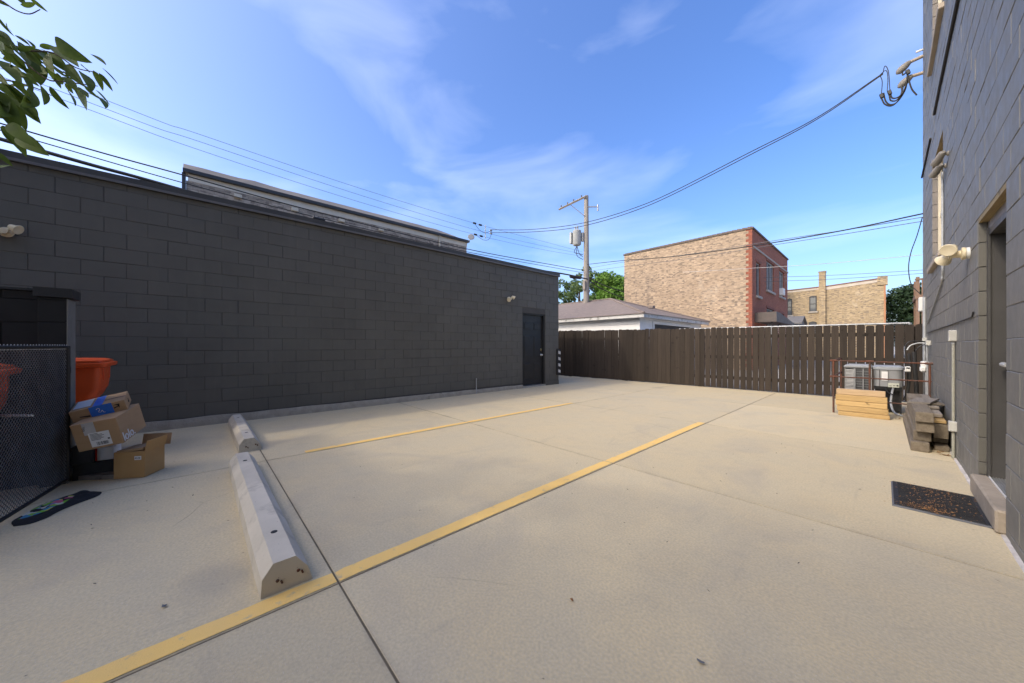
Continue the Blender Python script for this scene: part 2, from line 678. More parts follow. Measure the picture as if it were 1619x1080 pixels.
CONC = concrete_mat()
STOP = M('precast concrete', (0.58, 0.525, 0.425), (0.47, 0.425, 0.34), 3, 0.85, 0.35, 110, speck=(60, 0.68, (0.22, 0.2, 0.18)), dirt=(4.5, 0.54, (0.25, 0.225, 0.185), 0.6))
FOUND = M('bare footing concrete', (0.33, 0.295, 0.235), (0.43, 0.385, 0.31), 7, 0.9, 0.6, 40, dirt=(5, 0.60, (0.10, 0.10, 0.07)), bdist=0.02)
CHAR = paint_mat('charcoal masonry paint', (0.119, 0.113, 0.095), 0.58, 0.35, 0.22)
CHAR_LIT = paint_mat('lit charcoal masonry paint', (0.170, 0.163, 0.144), 0.55, 0.5, 0.15, 0.2)  # charcoal paint again, brighter light on the right wall put into the colour
MORT = paint_mat('painted mortar', (0.082, 0.077, 0.068), 0.65, 0.3, 0.1)
MORT_LIT = paint_mat('lit painted mortar', (0.135, 0.130, 0.122), 0.6, 0.4, 0.1)  # mortar lightened to match, light put into the colour
BLACKP = paint_mat('black masonry paint', (0.012, 0.012, 0.012), 0.55, 0.3, 0.05)
TRIM = M('dark metal flashing', (0.055, 0.055, 0.052), (0.075, 0.073, 0.068), 2, 0.5, 0.1, 30)
TRIM2 = M('pale drip edge', (0.16, 0.155, 0.15), None, 3, 0.5, 0.05, 30)
DOORB = M('black door paint', (0.020, 0.020, 0.020), (0.026, 0.026, 0.025), 3, 0.45, 0.1, 90)
DOORG = M('grey door paint', (0.060, 0.057, 0.054), (0.075, 0.072, 0.068), 4, 0.42, 0.12, 70, dirt=(16, 0.70, (0.30, 0.28, 0.26), 0.6))
BRASS = M('brass', (0.62, 0.50, 0.28), None, 20, 0.28, 0, metal=1)
CHROME = M('satin metal', (0.78, 0.78, 0.76), None, 20, 0.35, 0, metal=0.55)
ALU = M('mill aluminium', (0.55, 0.55, 0.53), (0.45, 0.45, 0.43), 6, 0.42, 0.1, 80, metal=0.8)
GALV = M('galvanised steel', (0.34, 0.35, 0.35), (0.44, 0.45, 0.45), 10, 0.5, 0.1, 60, metal=0.45)
CREAM = M('yellowed plastic', (0.66, 0.56, 0.36), (0.72, 0.64, 0.46), 9, 0.45, 0.05, 60)
WHITEP = M('white plastic', (0.70, 0.69, 0.65), (0.60, 0.59, 0.55), 9, 0.5, 0.05, 60)
CREAMP = M('cream window paint', (0.64, 0.57, 0.43), (0.56, 0.50, 0.38), 6, 0.6, 0.1, 60)
TANP = M('tan sill paint', (0.42, 0.35, 0.27), (0.35, 0.29, 0.22), 5, 0.7, 0.2, 50)
TANW = wood_mat('bare lintel wood', (0.33, 0.25, 0.13), (0.24, 0.175, 0.085), 'y')
REVEAL = M('reveal paint', (0.22, 0.195, 0.175), (0.17, 0.155, 0.14), 5, 0.7, 0.2, 60)
YELLOW = M('yellow line paint', (0.88, 0.57, 0.165), (0.82, 0.55, 0.19), 4, 0.75, 0.3, 190, speck=(240, 0.66, (0.40, 0.30, 0.13)), dirt=(13, 0.585, (0.40, 0.36, 0.28), 0.9))
FENCE = wood_mat('dark stained picket', (0.046, 0.035, 0.026), (0.033, 0.025, 0.019), 'z', 0.8, 0.26, True, 18)
RUST = M('rusted steel', (0.15, 0.052, 0.026), (0.07, 0.045, 0.036), 9, 0.8, 0.5, 90, dirt=(6, 0.55, (0.05, 0.045, 0.042)))
RUBBER = M('black rubber', (0.018, 0.018, 0.018), (0.028, 0.027, 0.026), 12, 0.7, 0.4, 160)
RUBBER_E = M('worn rubber edge', (0.12, 0.125, 0.13), (0.09, 0.094, 0.10), 8, 0.55, 0.15, 80)
BLACKM = M('black coated steel', (0.014, 0.014, 0.014), (0.02, 0.02, 0.02), 9, 0.45, 0.05, 60)
WIREM = M('vinyl coated wire', (0.14, 0.14, 0.135), (0.085, 0.085, 0.082), 9, 0.4, 0, metal=0.3)
CABLE = M('weathered cable', (0.025, 0.024, 0.023), (0.035, 0.034, 0.032), 2, 0.7, 0)
CABLE_G = M('bare aluminium cable', (0.16, 0.16, 0.155), (0.11, 0.11, 0.11), 2, 0.6, 0)
ORANGE = M('orange plastic', (0.72, 0.095, 0.018), (0.64, 0.08, 0.016), 3, 0.45, 0.08, 60, dirt=(4, 0.66, (0.45, 0.09, 0.03), 0.4))
CARD = M('cardboard', (0.40, 0.255, 0.135), (0.36, 0.225, 0.115), 4, 0.8, 0.12, 50, stretch=(1, 1, 5))
CARD2 = M('tan cardboard', (0.44, 0.26, 0.10), (0.38, 0.215, 0.08), 4, 0.7, 0.1, 50)
PAPER = M('white label paper', (0.70, 0.69, 0.67), (0.64, 0.63, 0.61), 12, 0.6, 0)
INK = M('black print', (0.015, 0.015, 0.016), None, 12, 0.6, 0)
BLUET = M('blue tape', (0.02, 0.13, 0.52), (0.025, 0.16, 0.58), 14, 0.5, 0.1, 60)
LUMB = wood_mat('fresh lumber', (0.54, 0.375, 0.17), (0.43, 0.285, 0.12), 'x', 0.7, 0.14, True, 22)
TIMB = wood_mat('weathered timber', (0.205, 0.17, 0.125), (0.135, 0.11, 0.078), 'y', 0.85, 0.2, True, 24)
GREYW = wood_mat('silvered board', (0.24, 0.21, 0.175), (0.17, 0.15, 0.125), 'y', 0.85, 0.2, True, 24)
ACG = M('grey enamelled steel', (0.23, 0.235, 0.235), (0.27, 0.275, 0.275), 6, 0.4, 0.03, 60)
ACD = M('dark grille', (0.075, 0.077, 0.08), None, 6, 0.5, 0.05, 60)
WHITES = M('white siding paint', (0.78, 0.77, 0.74), (0.70, 0.70, 0.68), 2, 0.7, 0.1, 40, dirt=(3, 0.64, (0.38, 0.38, 0.36), 0.5))
WHITEF = M('peeling fascia paint', (0.62, 0.61, 0.57), (0.52, 0.51, 0.47), 3, 0.75, 0.3, 30, dirt=(5, 0.55, (0.13, 0.11, 0.09), 0.9))
SHING = M('brown shingles', (0.255, 0.205, 0.17), (0.195, 0.155, 0.13), 5, 0.92, 0.5, 26, speck=(40, 0.62, (0.12, 0.09, 0.08)), stretch=(1, 1, 7), bdist=0.02)
TANB = brick_mat('common brick facing the lot', 'xz', (0.43, 0.32, 0.215), (0.33, 0.24, 0.155), (0.37, 0.295, 0.22), (0.52, 0.44, 0.34), bw=0.26, bh=0.09)
REDB = brick_mat('red face brick', 'yz', (0.33, 0.125, 0.075), (0.275, 0.10, 0.06), (0.28, 0.155, 0.11), None, (0.12, 0.03, 0.02), darkamt=0.4)
TANB2 = brick_mat('old yellow brick', 'xz', (0.37, 0.28, 0.165), (0.30, 0.22, 0.125), (0.36, 0.295, 0.20), (0.50, 0.43, 0.33), bw=0.4, bh=0.13)
GREYB = brick_mat('grey brown brick', 'yz', (0.44, 0.365, 0.28), (0.35, 0.29, 0.22), (0.25, 0.21, 0.17), None, bw=0.24, bh=0.08)
LIME = M('limestone trim', (0.40, 0.36, 0.30), (0.34, 0.30, 0.25), 6, 0.85, 0.2, 40)
ROOFT = M('tan membrane roofing', (0.30, 0.26, 0.215), (0.24, 0.21, 0.175), 1.3, 0.9, 0.5, 20, stretch=(1, 0.4, 1), dirt=(2, 0.58, (0.15, 0.13, 0.11), 0.6))
GLASS = glass_mat('window glass')
GLASS2 = glass_mat('window glass with blinds', (0.10, 0.105, 0.11))
DKFRAME = M('dark window frame', (0.05, 0.05, 0.05), None, 6, 0.5, 0.05, 40)
WFRAME = M('pale window frame', (0.30, 0.30, 0.29), None, 6, 0.6, 0.05, 40)
POLE = wood_mat('grey pole wood', (0.33, 0.295, 0.25), (0.25, 0.22, 0.19), 'z', 0.85, 0.02, False, 12)
BARK = M('bark', (0.10, 0.078, 0.058), (0.06, 0.048, 0.036), 14, 0.95, 0.8, 30, stretch=(1, 1, 0.25), bdist=0.02)
LEAF_N = leaf_mat('near leaf', (0.060, 0.100, 0.016), (0.105, 0.150, 0.024), 1.4, 6, 0.3)
LEAF_1 = leaf_mat('spring green leaf', (0.085, 0.18, 0.026), (0.15, 0.25, 0.045), 1.3, 0.5, 0.3)
LEAF_2 = leaf_mat('mid green leaf', (0.065, 0.115, 0.035), (0.12, 0.165, 0.06), 1.3, 0.5, 0.25)
LEAF_3 = leaf_mat('dark evergreen leaf', (0.016, 0.034, 0.014), (0.034, 0.058, 0.022), 1.1, 0.5, 0.1)
LITTER = M('dry leaf', (0.30, 0.13, 0.04), (0.42, 0.23, 0.09), 60, 0.8, 0, rnd=0.3)
ASPH = M('alley asphalt', (0.12, 0.115, 0.105), (0.16, 0.15, 0.135), 3, 0.95, 0.4, 70)
GROUNDM = M('back lot gravel', (0.46, 0.42, 0.36), (0.38, 0.35, 0.30), 1.5, 0.95, 0.4, 50)

# ------------------------------------------------------------------ ground and pavement
g = MB()
g.add([(-900, -900, -0.06), (900, -900, -0.06), (900, 900, -0.06), (-900, 900, -0.06)], [(0, 1, 2, 3)])
obj('ground', g, GROUNDM, kind='structure')

pave = thing('pavement', (-3.3, 3.2, 0), 'beige concrete parking lot slabs between the two charcoal block buildings', None, kind='structure')
XL = [-7.15, -4.495, -1.918, 0.60]
YL = [-10.1, -7.44, -4.78, -2.12, 0.54, 3.21, 5.90, 8.60, 11.75]
cells = [(XL[i], XL[i + 1], YL[j], YL[j + 1]) for i in range(3) for j in range(len(YL) - 1)]
cells += [(-9.75, -7.15, 8.60, 11.75), (-12.4, -9.75, 8.60, 11.75)]
GAP = 0.005
for (xa, xb, ya, yb) in cells:
    s = MB()
    s.cbox(((xa + xb) / 2, (ya + yb) / 2, -0.024), (xb - xa - 2 * GAP, yb - ya - 2 * GAP, 0.048), 0.0012)
    obj('slab', s, CONC, pave)
s = MB()
s.box(-12.4, 0.6, 8.5, 11.75, -0.05, -0.0035)
s.box(-7.15, 0.6, -10.1, 8.5, -0.05, -0.0035)
obj('joint_filler', s, M('dirty joint', (0.11, 0.09, 0.062), (0.17, 0.14, 0.095), 9, 0.95, 0.4, 60), pave)


def paint_strip(x0, x1, y0, y1, name):
    mb = MB()
    rnd = random.Random(int(abs(x0) * 100))
    y = y0
    cuts = [q for q in YL if y0 < q < y1]
    segs = []
    a = y0
    for q in cuts:
        segs.append((a, q - GAP - 0.002))
        a = q + GAP + 0.002
    segs.append((a, y1))
    for (a, b) in segs:
        n = max(2, int((b - a) / 0.05))
        vs = []
        for i in range(n + 1):
            yy = a + (b - a) * i / n
            e0 = x0 + 0.004 * math.sin(yy * 2.1) + rnd.uniform(-0.003, 0.003)
            e1 = x1 + 0.002 * math.sin(yy * 1.3) + rnd.uniform(-0.003, 0.001)
            if i in (0, n):
                e0 += rnd.uniform(0, 0.01)
            vs += [(e0, yy, 0.0035), (e1, yy, 0.0035)]
        mb.add(vs, [(2 * i, 2 * i + 1, 2 * i + 3, 2 * i + 2) for i in range(n)])
    return obj(name, mb, YELLOW, pave)


paint_strip(-2.032, -1.930, -3.2, 5.96, 'parking_line')
paint_strip(-4.602, -4.507, 0.915, 5.95, 'parking_line')


# ------------------------------------------------------------------ concrete block walls
BLOCK_CACHE = {}


def block_mesh(t, L, H, mat):
    key = (round(t, 3), round(L, 3), round(H, 3), mat.name)
    if key not in BLOCK_CACHE:
        mb = MB()
        mb.cbox((0, 0, 0), (t, L, H), 0.0035)
        me = bpy.data.meshes.new('concrete_block')
        me.from_pydata(mb.v, [], mb.f)
        me.update()
        me.materials.append(mat)
        BLOCK_CACHE[key] = me
    return BLOCK_CACHE[key]


def course_blocks(y0, y1, zs, anchor, openings):
    """list of (ya, yb, za, zb) for a running bond; zs: [(za, zb, parity)]"""
    out = []
    for za, zb, par in zs:
        spans = [(y0, y1)]
        for (oy0, oy1, oz0, oz1) in openings:
            if za < oz1 - 0.02 and zb > oz0 + 0.02:
                nxt = []
                for a, b in spans:
                    if oy1 <= a or oy0 >= b:
                        nxt.append((a, b))
                    else:
                        if oy0 > a:
                            nxt.append((a, oy0))
                        if oy1 < b:
                            nxt.append((oy1, b))
                spans = nxt
        off = anchor + (0.2032 if par else 0.0)
        for a, b in spans:
            k = math.ceil((a - off) / 0.4064 + 1e-6)
            cuts = [a]
            while off + k * 0.4064 < b - 0.02:
                c = off + k * 0.4064
                if c - cuts[-1] > 0.03:
                    cuts.append(c)
                k += 1
            cuts.append(b)
            out += [(cuts[i], cuts[i + 1], za, zb) for i in range(len(cuts) - 1)]
    return out


def lay_blocks(parent, xface, sgn, blocks, mat, nmax=300, t=0.028):
    """xface: plane of the block faces, sgn +1 when they face +X; the nmax that show largest become parts, the rest one mesh"""
    J = 0.0045
    rnd = random.Random(5)
    scored = []
    for (ya, yb, za, zb) in blocks:
        q = [proj((xface, y, z)) for y, z in ((ya, za), (yb, za), (yb, zb), (ya, zb))]
        area = 0.0
        if all(q):
            cx, cy = sum(p[0] for p in q) / 4, sum(p[1] for p in q) / 4
            if -30 < cx < 1650 and -15 < cy < 1095:
                area = abs(sum(q[i][0] * q[(i + 1) % 4][1] - q[(i + 1) % 4][0] * q[i][1] for i in range(4))) / 2
        scored.append((area, (ya, yb, za, zb)))
    scored.sort(key=lambda s_: -s_[0])
    rest = MB()
    for i, (area, (ya, yb, za, zb)) in enumerate(scored):
        L, H = yb - ya - rnd.choice((0.0015, 0.003, 0.005, 0.009, 0.013)), zb - za - rnd.choice((0.0015, 0.003, 0.005, 0.008))
        if L < 0.01 or H < 0.01:
            continue
        dx = rnd.uniform(-0.0030, 0.0012)
        c = Vector((xface - sgn * t / 2 + sgn * dx, (ya + yb) / 2 + rnd.uniform(-0.0015, 0.0015), (za + zb) / 2 + rnd.uniform(-0.0012, 0.0012)))
        if i < nmax and area > 25:
            inst('concrete_block', block_mesh(t, L, H, mat), parent, c, (rnd.uniform(-0.002, 0.002), rnd.uniform(-0.004, 0.004), rnd.uniform(-0.004, 0.004)))
        else:
            rest.cbox(c, (t, L, H), 0.005)
    if rest.v:
        obj('concrete_blocks', rest, mat, parent, kind='stuff')


def core_with_openings(x0, x1, y0, y1, z0, z1, openings):
    ys = sorted(set([y0, y1] + [q for o_ in openings for q in o_[:2]]))
    zs = sorted(set([z0, z1] + [q for o_ in openings for q in o_[2:]]))
    mb = MB()
    for i in range(len(ys) - 1):
        for j in range(len(zs) - 1):
            cy, cz = (ys[i] + ys[i + 1]) / 2, (zs[j] + zs[j + 1]) / 2
            if any(o_[0] < cy < o_[1] and o_[2] < cz < o_[3] for o_ in openings):
                continue
            mb.box(x0, x1, ys[i], ys[i + 1], zs[j], zs[j + 1])
    return mb


# ---- the low building on the left
LX = -7.16
low = thing('block_building', (-9.0, 1.0, 0), 'low flat-roofed charcoal painted block building with a black door at its far end', 'building')
L_DOOR = (7.00, 7.99, -0.05, 2.215)
mb = core_with_openings(-7.40, LX - 0.0055, -7.0, 8.627, 0.0, 3.47, [L_DOOR])
mb.box(-10.5, -7.40, -7.0, 8.627, 0.0, 3.40)
obj('wall', mb, MORT, low)
zs = [(0.143 + 0.2032 * k, 0.143 + 0.2032 * (k + 1), (k % 2 == 0)) for k in range(16)] + [(3.394, 3.475, True)]
lay_blocks(low, LX, 1, course_blocks(-7.0, 8.633, zs, -1.35, [L_DOOR]), CHAR)
# end face: courses on the far end, seen only by looking back
mb = MB()
mb.box(-10.45, LX - 0.002, 8.627, 8.634, 0.0, 3.47)
obj('end_wall', mb, CHAR, low)
# footing: bare and ragged on the near stretch, painted past the door
mb = MB()
n = 90
ring = []
for i in range(n + 1):
    y = -7.0 + (L_DOOR[0] - 7.0 * 0 + 7.0) * i / n
    y = -7.0 + (6.99 + 7.0) * i / n
    zt = 0.135 - 0.006 * max(0, y) + 0.014 * noise.noise(Vector((y * 2.3, 0, 0)))
    xo = LX + 0.022 + 0.012 * noise.noise(Vector((y * 3.1, 4, 0)))
    ring.append([(LX - 0.03, y, -0.05), (xo + 0.012, y, -0.05), (xo + 0.006, y, zt * 0.55), (xo - 0.004, y, zt), (LX - 0.03, y, zt + 0.004)])
mb.loft(ring)
obj('foundation', mb, FOUND, low)
mb = MB()
mb.box(LX - 0.03, LX + 0.006, 7.995, 8.64, -0.05, 0.138)
obj('foundation', mb, CHAR, low)
# roof and coping
mb = MB()
mb.box(-10.62, LX + 0.02, -7.1, 8.66, 3.4755, 3.50)
mb.box(-10.62, LX + 0.034, -7.1, 8.67, 3.502, 3.59)
obj('coping', mb, TRIM, low)
mb = MB()
mb.box(LX + 0.021, LX + 0.042, -7.1, 8.672, 3.478, 3.512)
obj('drip_edge', mb, TRIM2, low)
# door
d = thing('door', (LX - 0.09, 7.49, 0.05))
d.parent = low
d.location = WL[d] - WL[low]
mb = MB()
mb.box(LX - 0.135, LX - 0.092, 7.04, 7.945, 0.055, 2.175)
obj('leaf', mb, DOORB, d)
mb = MB()
for (a, b) in ((7.0, 7.04), (7.945, 7.99)):
    mb.box(LX - 0.15, LX - 0.03, a, b, 0.02, 2.215)
mb.box(LX - 0.15, LX - 0.03, 7.04, 7.945, 2.175, 2.215)
obj('frame', mb, DOORB, d)
for (ya, yb) in ((7.13, 7.43), (7.55, 7.85)):
    for (za, zb) in ((0.25, 0.72), (0.88, 1.55), (1.72, 1.95)):
        mb = MB()
        mb.cbox((LX - 0.092, (ya + yb) / 2, (za + zb) / 2), (0.014, yb - ya, zb - za), 0.006)
        mb.cbox((LX - 0.086, (ya + yb) / 2, (za + zb) / 2), (0.016, yb - ya - 0.06, zb - za - 0.06), 0.007)
        obj('panel', mb, DOORB, d)
mb = MB()
mb.lathe([(0.033, 0), (0.033, 0.006), (0.012, 0.012), (0.012, 0.035), (0.026, 0.042), (0.030, 0.058), (0.022, 0.07), (0.0, 0.072)], (LX - 0.091, 7.885, 0.955), (1, 0, 0))
obj('knob', mb, CHROME, d, True)
mb = MB()
mb.box(LX - 0.092, LX - 0.085, 7.855, 7.915, 1.07, 1.16)
mb.lathe([(0.03, 0), (0.03, 0.014), (0.024, 0.02), (0.0, 0.021)], (LX - 0.087, 7.885, 1.115), (1, 0, 0))
obj('deadbolt', mb, BRASS, d, True)
mb = MB()
mb.box(LX - 0.16, LX + 0.015, 7.002, 7.988, 0.0, 0.045)
obj('threshold', mb, ALU, d)

# ---- the tall building on the right
RX = 0.535
tall = thing('block_building', (2.5, 4.0, 0), 'tall charcoal painted block building rising along the right edge', 'building')
R_DOOR = (3.85, 4.817, 0.06, 2.30)
R_WIN = (7.30, 8.78, 2.50, 4.127)
R_WIN2 = (7.30, 8.78, 5.752, 7.378)
ops = [R_DOOR, R_WIN, R_WIN2]
mb = core_with_openings(RX + 0.005, RX + 0.30, -3.5, 10.754, -0.05, 9.41, ops)
mb.box(RX + 0.30, 8.0, -3.5, 10.754, -0.05, 9.41)
obj('wall', mb, MORT_LIT, tall)
zs = [(-0.03, 0.0624, True)] + [(0.0624 + 0.2032 * k, 0.0624 + 0.2032 * (k + 1), (k % 2 == 1)) for k in range(46)]
lay_blocks(tall, RX, -1, course_blocks(-3.5, 10.76, zs, 3.517, ops), CHAR_LIT)
mb = MB()
mb.box(RX + 0.002, 8.0, 10.754, 10.762, -0.05, 9.40)
obj('end_wall', mb, CHAR_LIT, tall)
mb = MB()
mb.box(RX - 0.03, 8.05, -3.55, 10.80, 9.43, 9.53)
obj('coping', mb, TRIM, tall)
# caulk line where wall meets slab
mb = MB()
ring = []
for i in range(61):
    y = -2 + 12.6 * i / 60
    w_ = 0.020 + 0.009 * noise.noise(Vector((y * 4.0, 1, 3)))
    ring.append([(RX + 0.004, y, -0.004), (RX - w_, y, -0.004), (RX - w_ * 0.8, y, 0.006), (RX + 0.004, y, 0.012 + 0.004 * noise.noise(Vector((y * 6, 0, 0))))])
mb.loft(ring)
obj('caulk_seam', mb, M('pale caulk', (0.62, 0.58, 0.53), (0.42, 0.38, 0.33), 12, 0.8, 0.4, 60), tall)

# door of the tall building, set deep in the wall
d = thing('door', (RX, 4.33, 0.1))
d.parent = tall
d.location = WL[d] - WL[tall]
y0, y1 = R_DOOR[0], R_DOOR[1]
mb = MB()
mb.box(RX + 0.165, RX + 0.205, y0 + 0.05, y1 - 0.05, 0.19, 2.14)
obj('leaf', mb, DOORG, d)
mb = MB()
mb.box(RX + 0.05, RX + 0.26, y1 - 0.045, y1 - 0.002, 0.165, 2.19)
mb.box(RX + 0.05, RX + 0.26, y0 + 0.002, y0 + 0.045, 0.165, 2.19)
mb.box(RX + 0.05, RX + 0.26, y0 + 0.045, y1 - 0.045, 2.145, 2.19)
mb.box(RX + 0.042, RX + 0.056, y1 - 0.06, y1 - 0.003, 0.165, 2.2)
obj('frame', mb, DOORG, d)
for k in range(11):          # block returns at the far jamb, their shade put into a darker colour
    za, zb = 0.0624 + 0.2032 * k, 0.0624 + 0.2032 * (k + 1)
    za, zb = max(za, 0.165), min(zb, 2.298)
    mb = MB()
    mb.cbox((RX + 0.026, y1 - 0.0035, (za + zb) / 2), (0.048, 0.011, zb - za - 0.008), 0.003)
    obj('jamb_block', mb, CHAR, d)
mb = MB()
mb.box(RX + 0.003, RX + 0.26, y0 + 0.001, y1 - 0.001, 2.262, 2.299)
obj('lintel', mb, TANW, d)
mb = MB()
mb.box(RX + 0.05, RX + 0.26, y0 + 0.003, y1 - 0.003, 2.191, 2.261)
obj('header', mb, REVEAL, d)
mb = MB()
mb.cbox((RX + 0.02, (y0 + y1) / 2, 0.083), (0.12, y1 - y0 - 0.006, 0.154), 0.012)
obj('sill_step', mb, M('worn stone sill', (0.37, 0.31, 0.235), (0.28, 0.235, 0.18), 7, 0.85, 0.5, 40, dirt=(26, 0.64, (0.10, 0.085, 0.07), 0.8), bdist=0.01), d)
mb = MB()
mb.box(RX + 0.052, RX + 0.26, y0 + 0.046, y1 - 0.046, 0.13, 0.163)
for k in range(8):
    mb.box(RX + 0.066 + k * 0.014, RX + 0.072 + k * 0.014, y0 + 0.046, y1 - 0.046, 0.163, 0.167)
obj('threshold', mb, ALU, d)
obj('threshold_edge', MB().box(RX + 0.046, RX + 0.0515, y0 + 0.046, y1 - 0.002, 0.14, 0.172), WHITEP, d)
mb = MB()
mb.lathe([(0.026, 0), (0.026, 0.012), (0.011, 0.016), (0.011, 0.05)], (RX + 0.164, y1 - 0.125, 1.088), (-1, 0, 0))
mb.tube([(RX + 0.108, y1 - 0.125, 1.088), (RX + 0.100, y1 - 0.16, 1.09), (RX + 0.104, y1 - 0.24, 1.085)], [0.020, 0.019, 0.014], 10)
obj('lever_handle', mb, CHROME, d, True)

# windows of the tall building
for (a, b, za, zb) in (R_WIN, R_WIN2):
    w_ = thing('window', (RX, (a + b) / 2, za))
    w_.parent = tall
    w_.location = WL[w_] - WL[tall]
    k = 0
    z = za
    while z < zb - 0.02:
        mb = MB()
        mb.cbox((RX + 0.028, b - 0.0035, z + 0.1), (0.054, 0.011, 0.195), 0.003)
        obj('reveal_block', mb, REVEAL, w_)
        z += 0.2032
    mb = MB()
    mb.box(RX + 0.055, RX + 0.14, b - 0.075, b - 0.002, za, zb)
    mb.box(RX + 0.055, RX + 0.14, a + 0.002, a + 0.075, za, zb)
    mb.box(RX + 0.055, RX + 0.14, a + 0.075, b - 0.075, zb - 0.07, zb)
    mb.box(RX + 0.055, RX + 0.14, a + 0.075, b - 0.075, za, za + 0.06)
    mb.box(RX + 0.075, RX + 0.13, a + 0.075, b - 0.075, (za + zb) / 2 - 0.03, (za + zb) / 2 + 0.03)
    obj('frame', mb, CREAMP, w_)
    mb = MB()
    mb.box(RX + 0.10, RX + 0.106, a + 0.07, b - 0.07, za + 0.05, zb - 0.06)
    obj('pane', mb, GLASS2, w_)
    mb = MB()
    mb.box(RX + 0.003, RX + 0.15, a + 0.003, b - 0.003, zb - 0.002, zb + 0.02)
    obj('lintel', mb, TANW, w_)
    mb = MB()
    mb.cbox((RX + 0.005, (a + b) / 2, za - 0.035), (0.11, b - a + 0.22, 0.075), 0.008)
    obj('sill', mb, TANP, w_)

# ------------------------------------------------------------------ picket fence
fence = thing('picket_fence', (-5.0, 11.2, 0), 'dark brown dog-eared picket fence closing off the far end of the lot', 'fence')


def fence_y(x):
    t = (x + 9.0) / 9.5
    return 10.99 + 0.40 * min(max(t, 0), 1) ** 0.8


PICK = []
for k in range(5):
    rnd = random.Random(40 + k)
    mb = MB()
    w2, h = 0.0685, 1.0
    poly = [(-w2, 0), (w2, 0), (w2, 0.985 + rnd.uniform(-.002, .002)), (w2 - 0.022, 1.0), (-w2 + 0.022, 1.0), (-w2, 0.985)]
    mb.prism(poly, 'y', -0.008, 0.008)
    me = bpy.data.meshes.new('picket')
    me.from_pydata(mb.v, [], mb.f)
    me.update()
    fix_normals(me)
    me.materials.append(FENCE)
    PICK.append(me)
x = -11.6
rnd = random.Random(3)
while x < 0.50:
    wide = rnd.choice((0.131, 0.134, 0.137, 0.133)) if x > -3.9 else rnd.choice((0.137, 0.139, 0.14, 0.141))
    if x > -3.9:
        gap = rnd.choice((0.008, 0.012, 0.014, 0.017))
    elif x > -5.2:
        gap = rnd.choice((0.001, 0.004, 0.009))
    else:
        gap = rnd.choice((-0.001, 0.0, 0.001))
    h = 1.845 - 0.016 * (x + 9.2) + rnd.uniform(-0.014, 0.012)
    inst('picket', rnd.choice(PICK), fence, (x + wide / 2, fence_y(x) + rnd.uniform(-0.003, 0.003), 0.012 + rnd.uniform(0, 0.012)),
         (rnd.uniform(-0.006, 0.006), rnd.uniform(-0.0035, 0.0035), rnd.uniform(-0.02, 0.02)), (wide / 0.137, 1, h))
    x += wide + gap
for z in (0.32, 0.92, 1.50):
    mb = MB()
    ring = []
    for i in range(25):
        xx = -11.6 + 12.1 * i / 24
        yy = fence_y(xx) + 0.012
        ring.append([(xx, yy, z - 0.045), (xx, yy + 0.038, z - 0.045), (xx, yy + 0.038, z + 0.045), (xx, yy, z + 0.045)])
    mb.loft(ring)
    obj('rail', mb, FENCE, fence)
for xx in (-11.0, -8.6, -6.2, -3.8, -1.4, 0.44):
    mb = MB()
    mb.box(xx - 0.045, xx + 0.045, fence_y(xx) + 0.052, fence_y(xx) + 0.142, -0.05, 1.66)
    obj('post', mb, FENCE, fence)
# galvanised rail that shows above the pickets
rail = thing('chain_link_fence', (-2.0, 11.75, 0), 'galvanised chain-link fence rail just behind the dark pickets', 'fence')
mb = MB()
mb.tube([(-4.6, 11.72, 1.79), (0.4, 11.72, 1.745)], 0.021, 8)
obj('top_rail', mb, GALV, rail, True)
for xx in (-4.6, -2.1, 0.4):
    mb = MB()
    mb.tube([(xx, 11.72, -0.06), (xx, 11.72, 1.80 - 0.009 * (xx + 4.6))], 0.028, 8)
    obj('post', mb, GALV, rail, True)
mb = MB()
for i in range(100):
    for sgn in (-1, 1):
        x0 = -5.0 + i * 0.06 + (1.75 if sgn < 0 else 0) - 0.8
        x1 = x0 + sgn * 1.7
        a, b = Vector((x0, 11.72 + 0.003 * sgn, 0.04)), Vector((x1, 11.72 + 0.003 * sgn, 1.74))
        t0, t1 = 0.0, 1.0
        dx = b.x - a.x
        lo, hi = sorted(((-4.6 - a.x) / dx, (0.4 - a.x) / dx))
        t0, t1 = max(t0, lo), min(t1, hi)
        if t1 - t0 > 0.02:
            mb.tube([a.lerp(b, t0), a.lerp(b, t1)], 0.0022, 3, False)
obj('wire_mesh', mb, GALV, rail, kind='stuff')

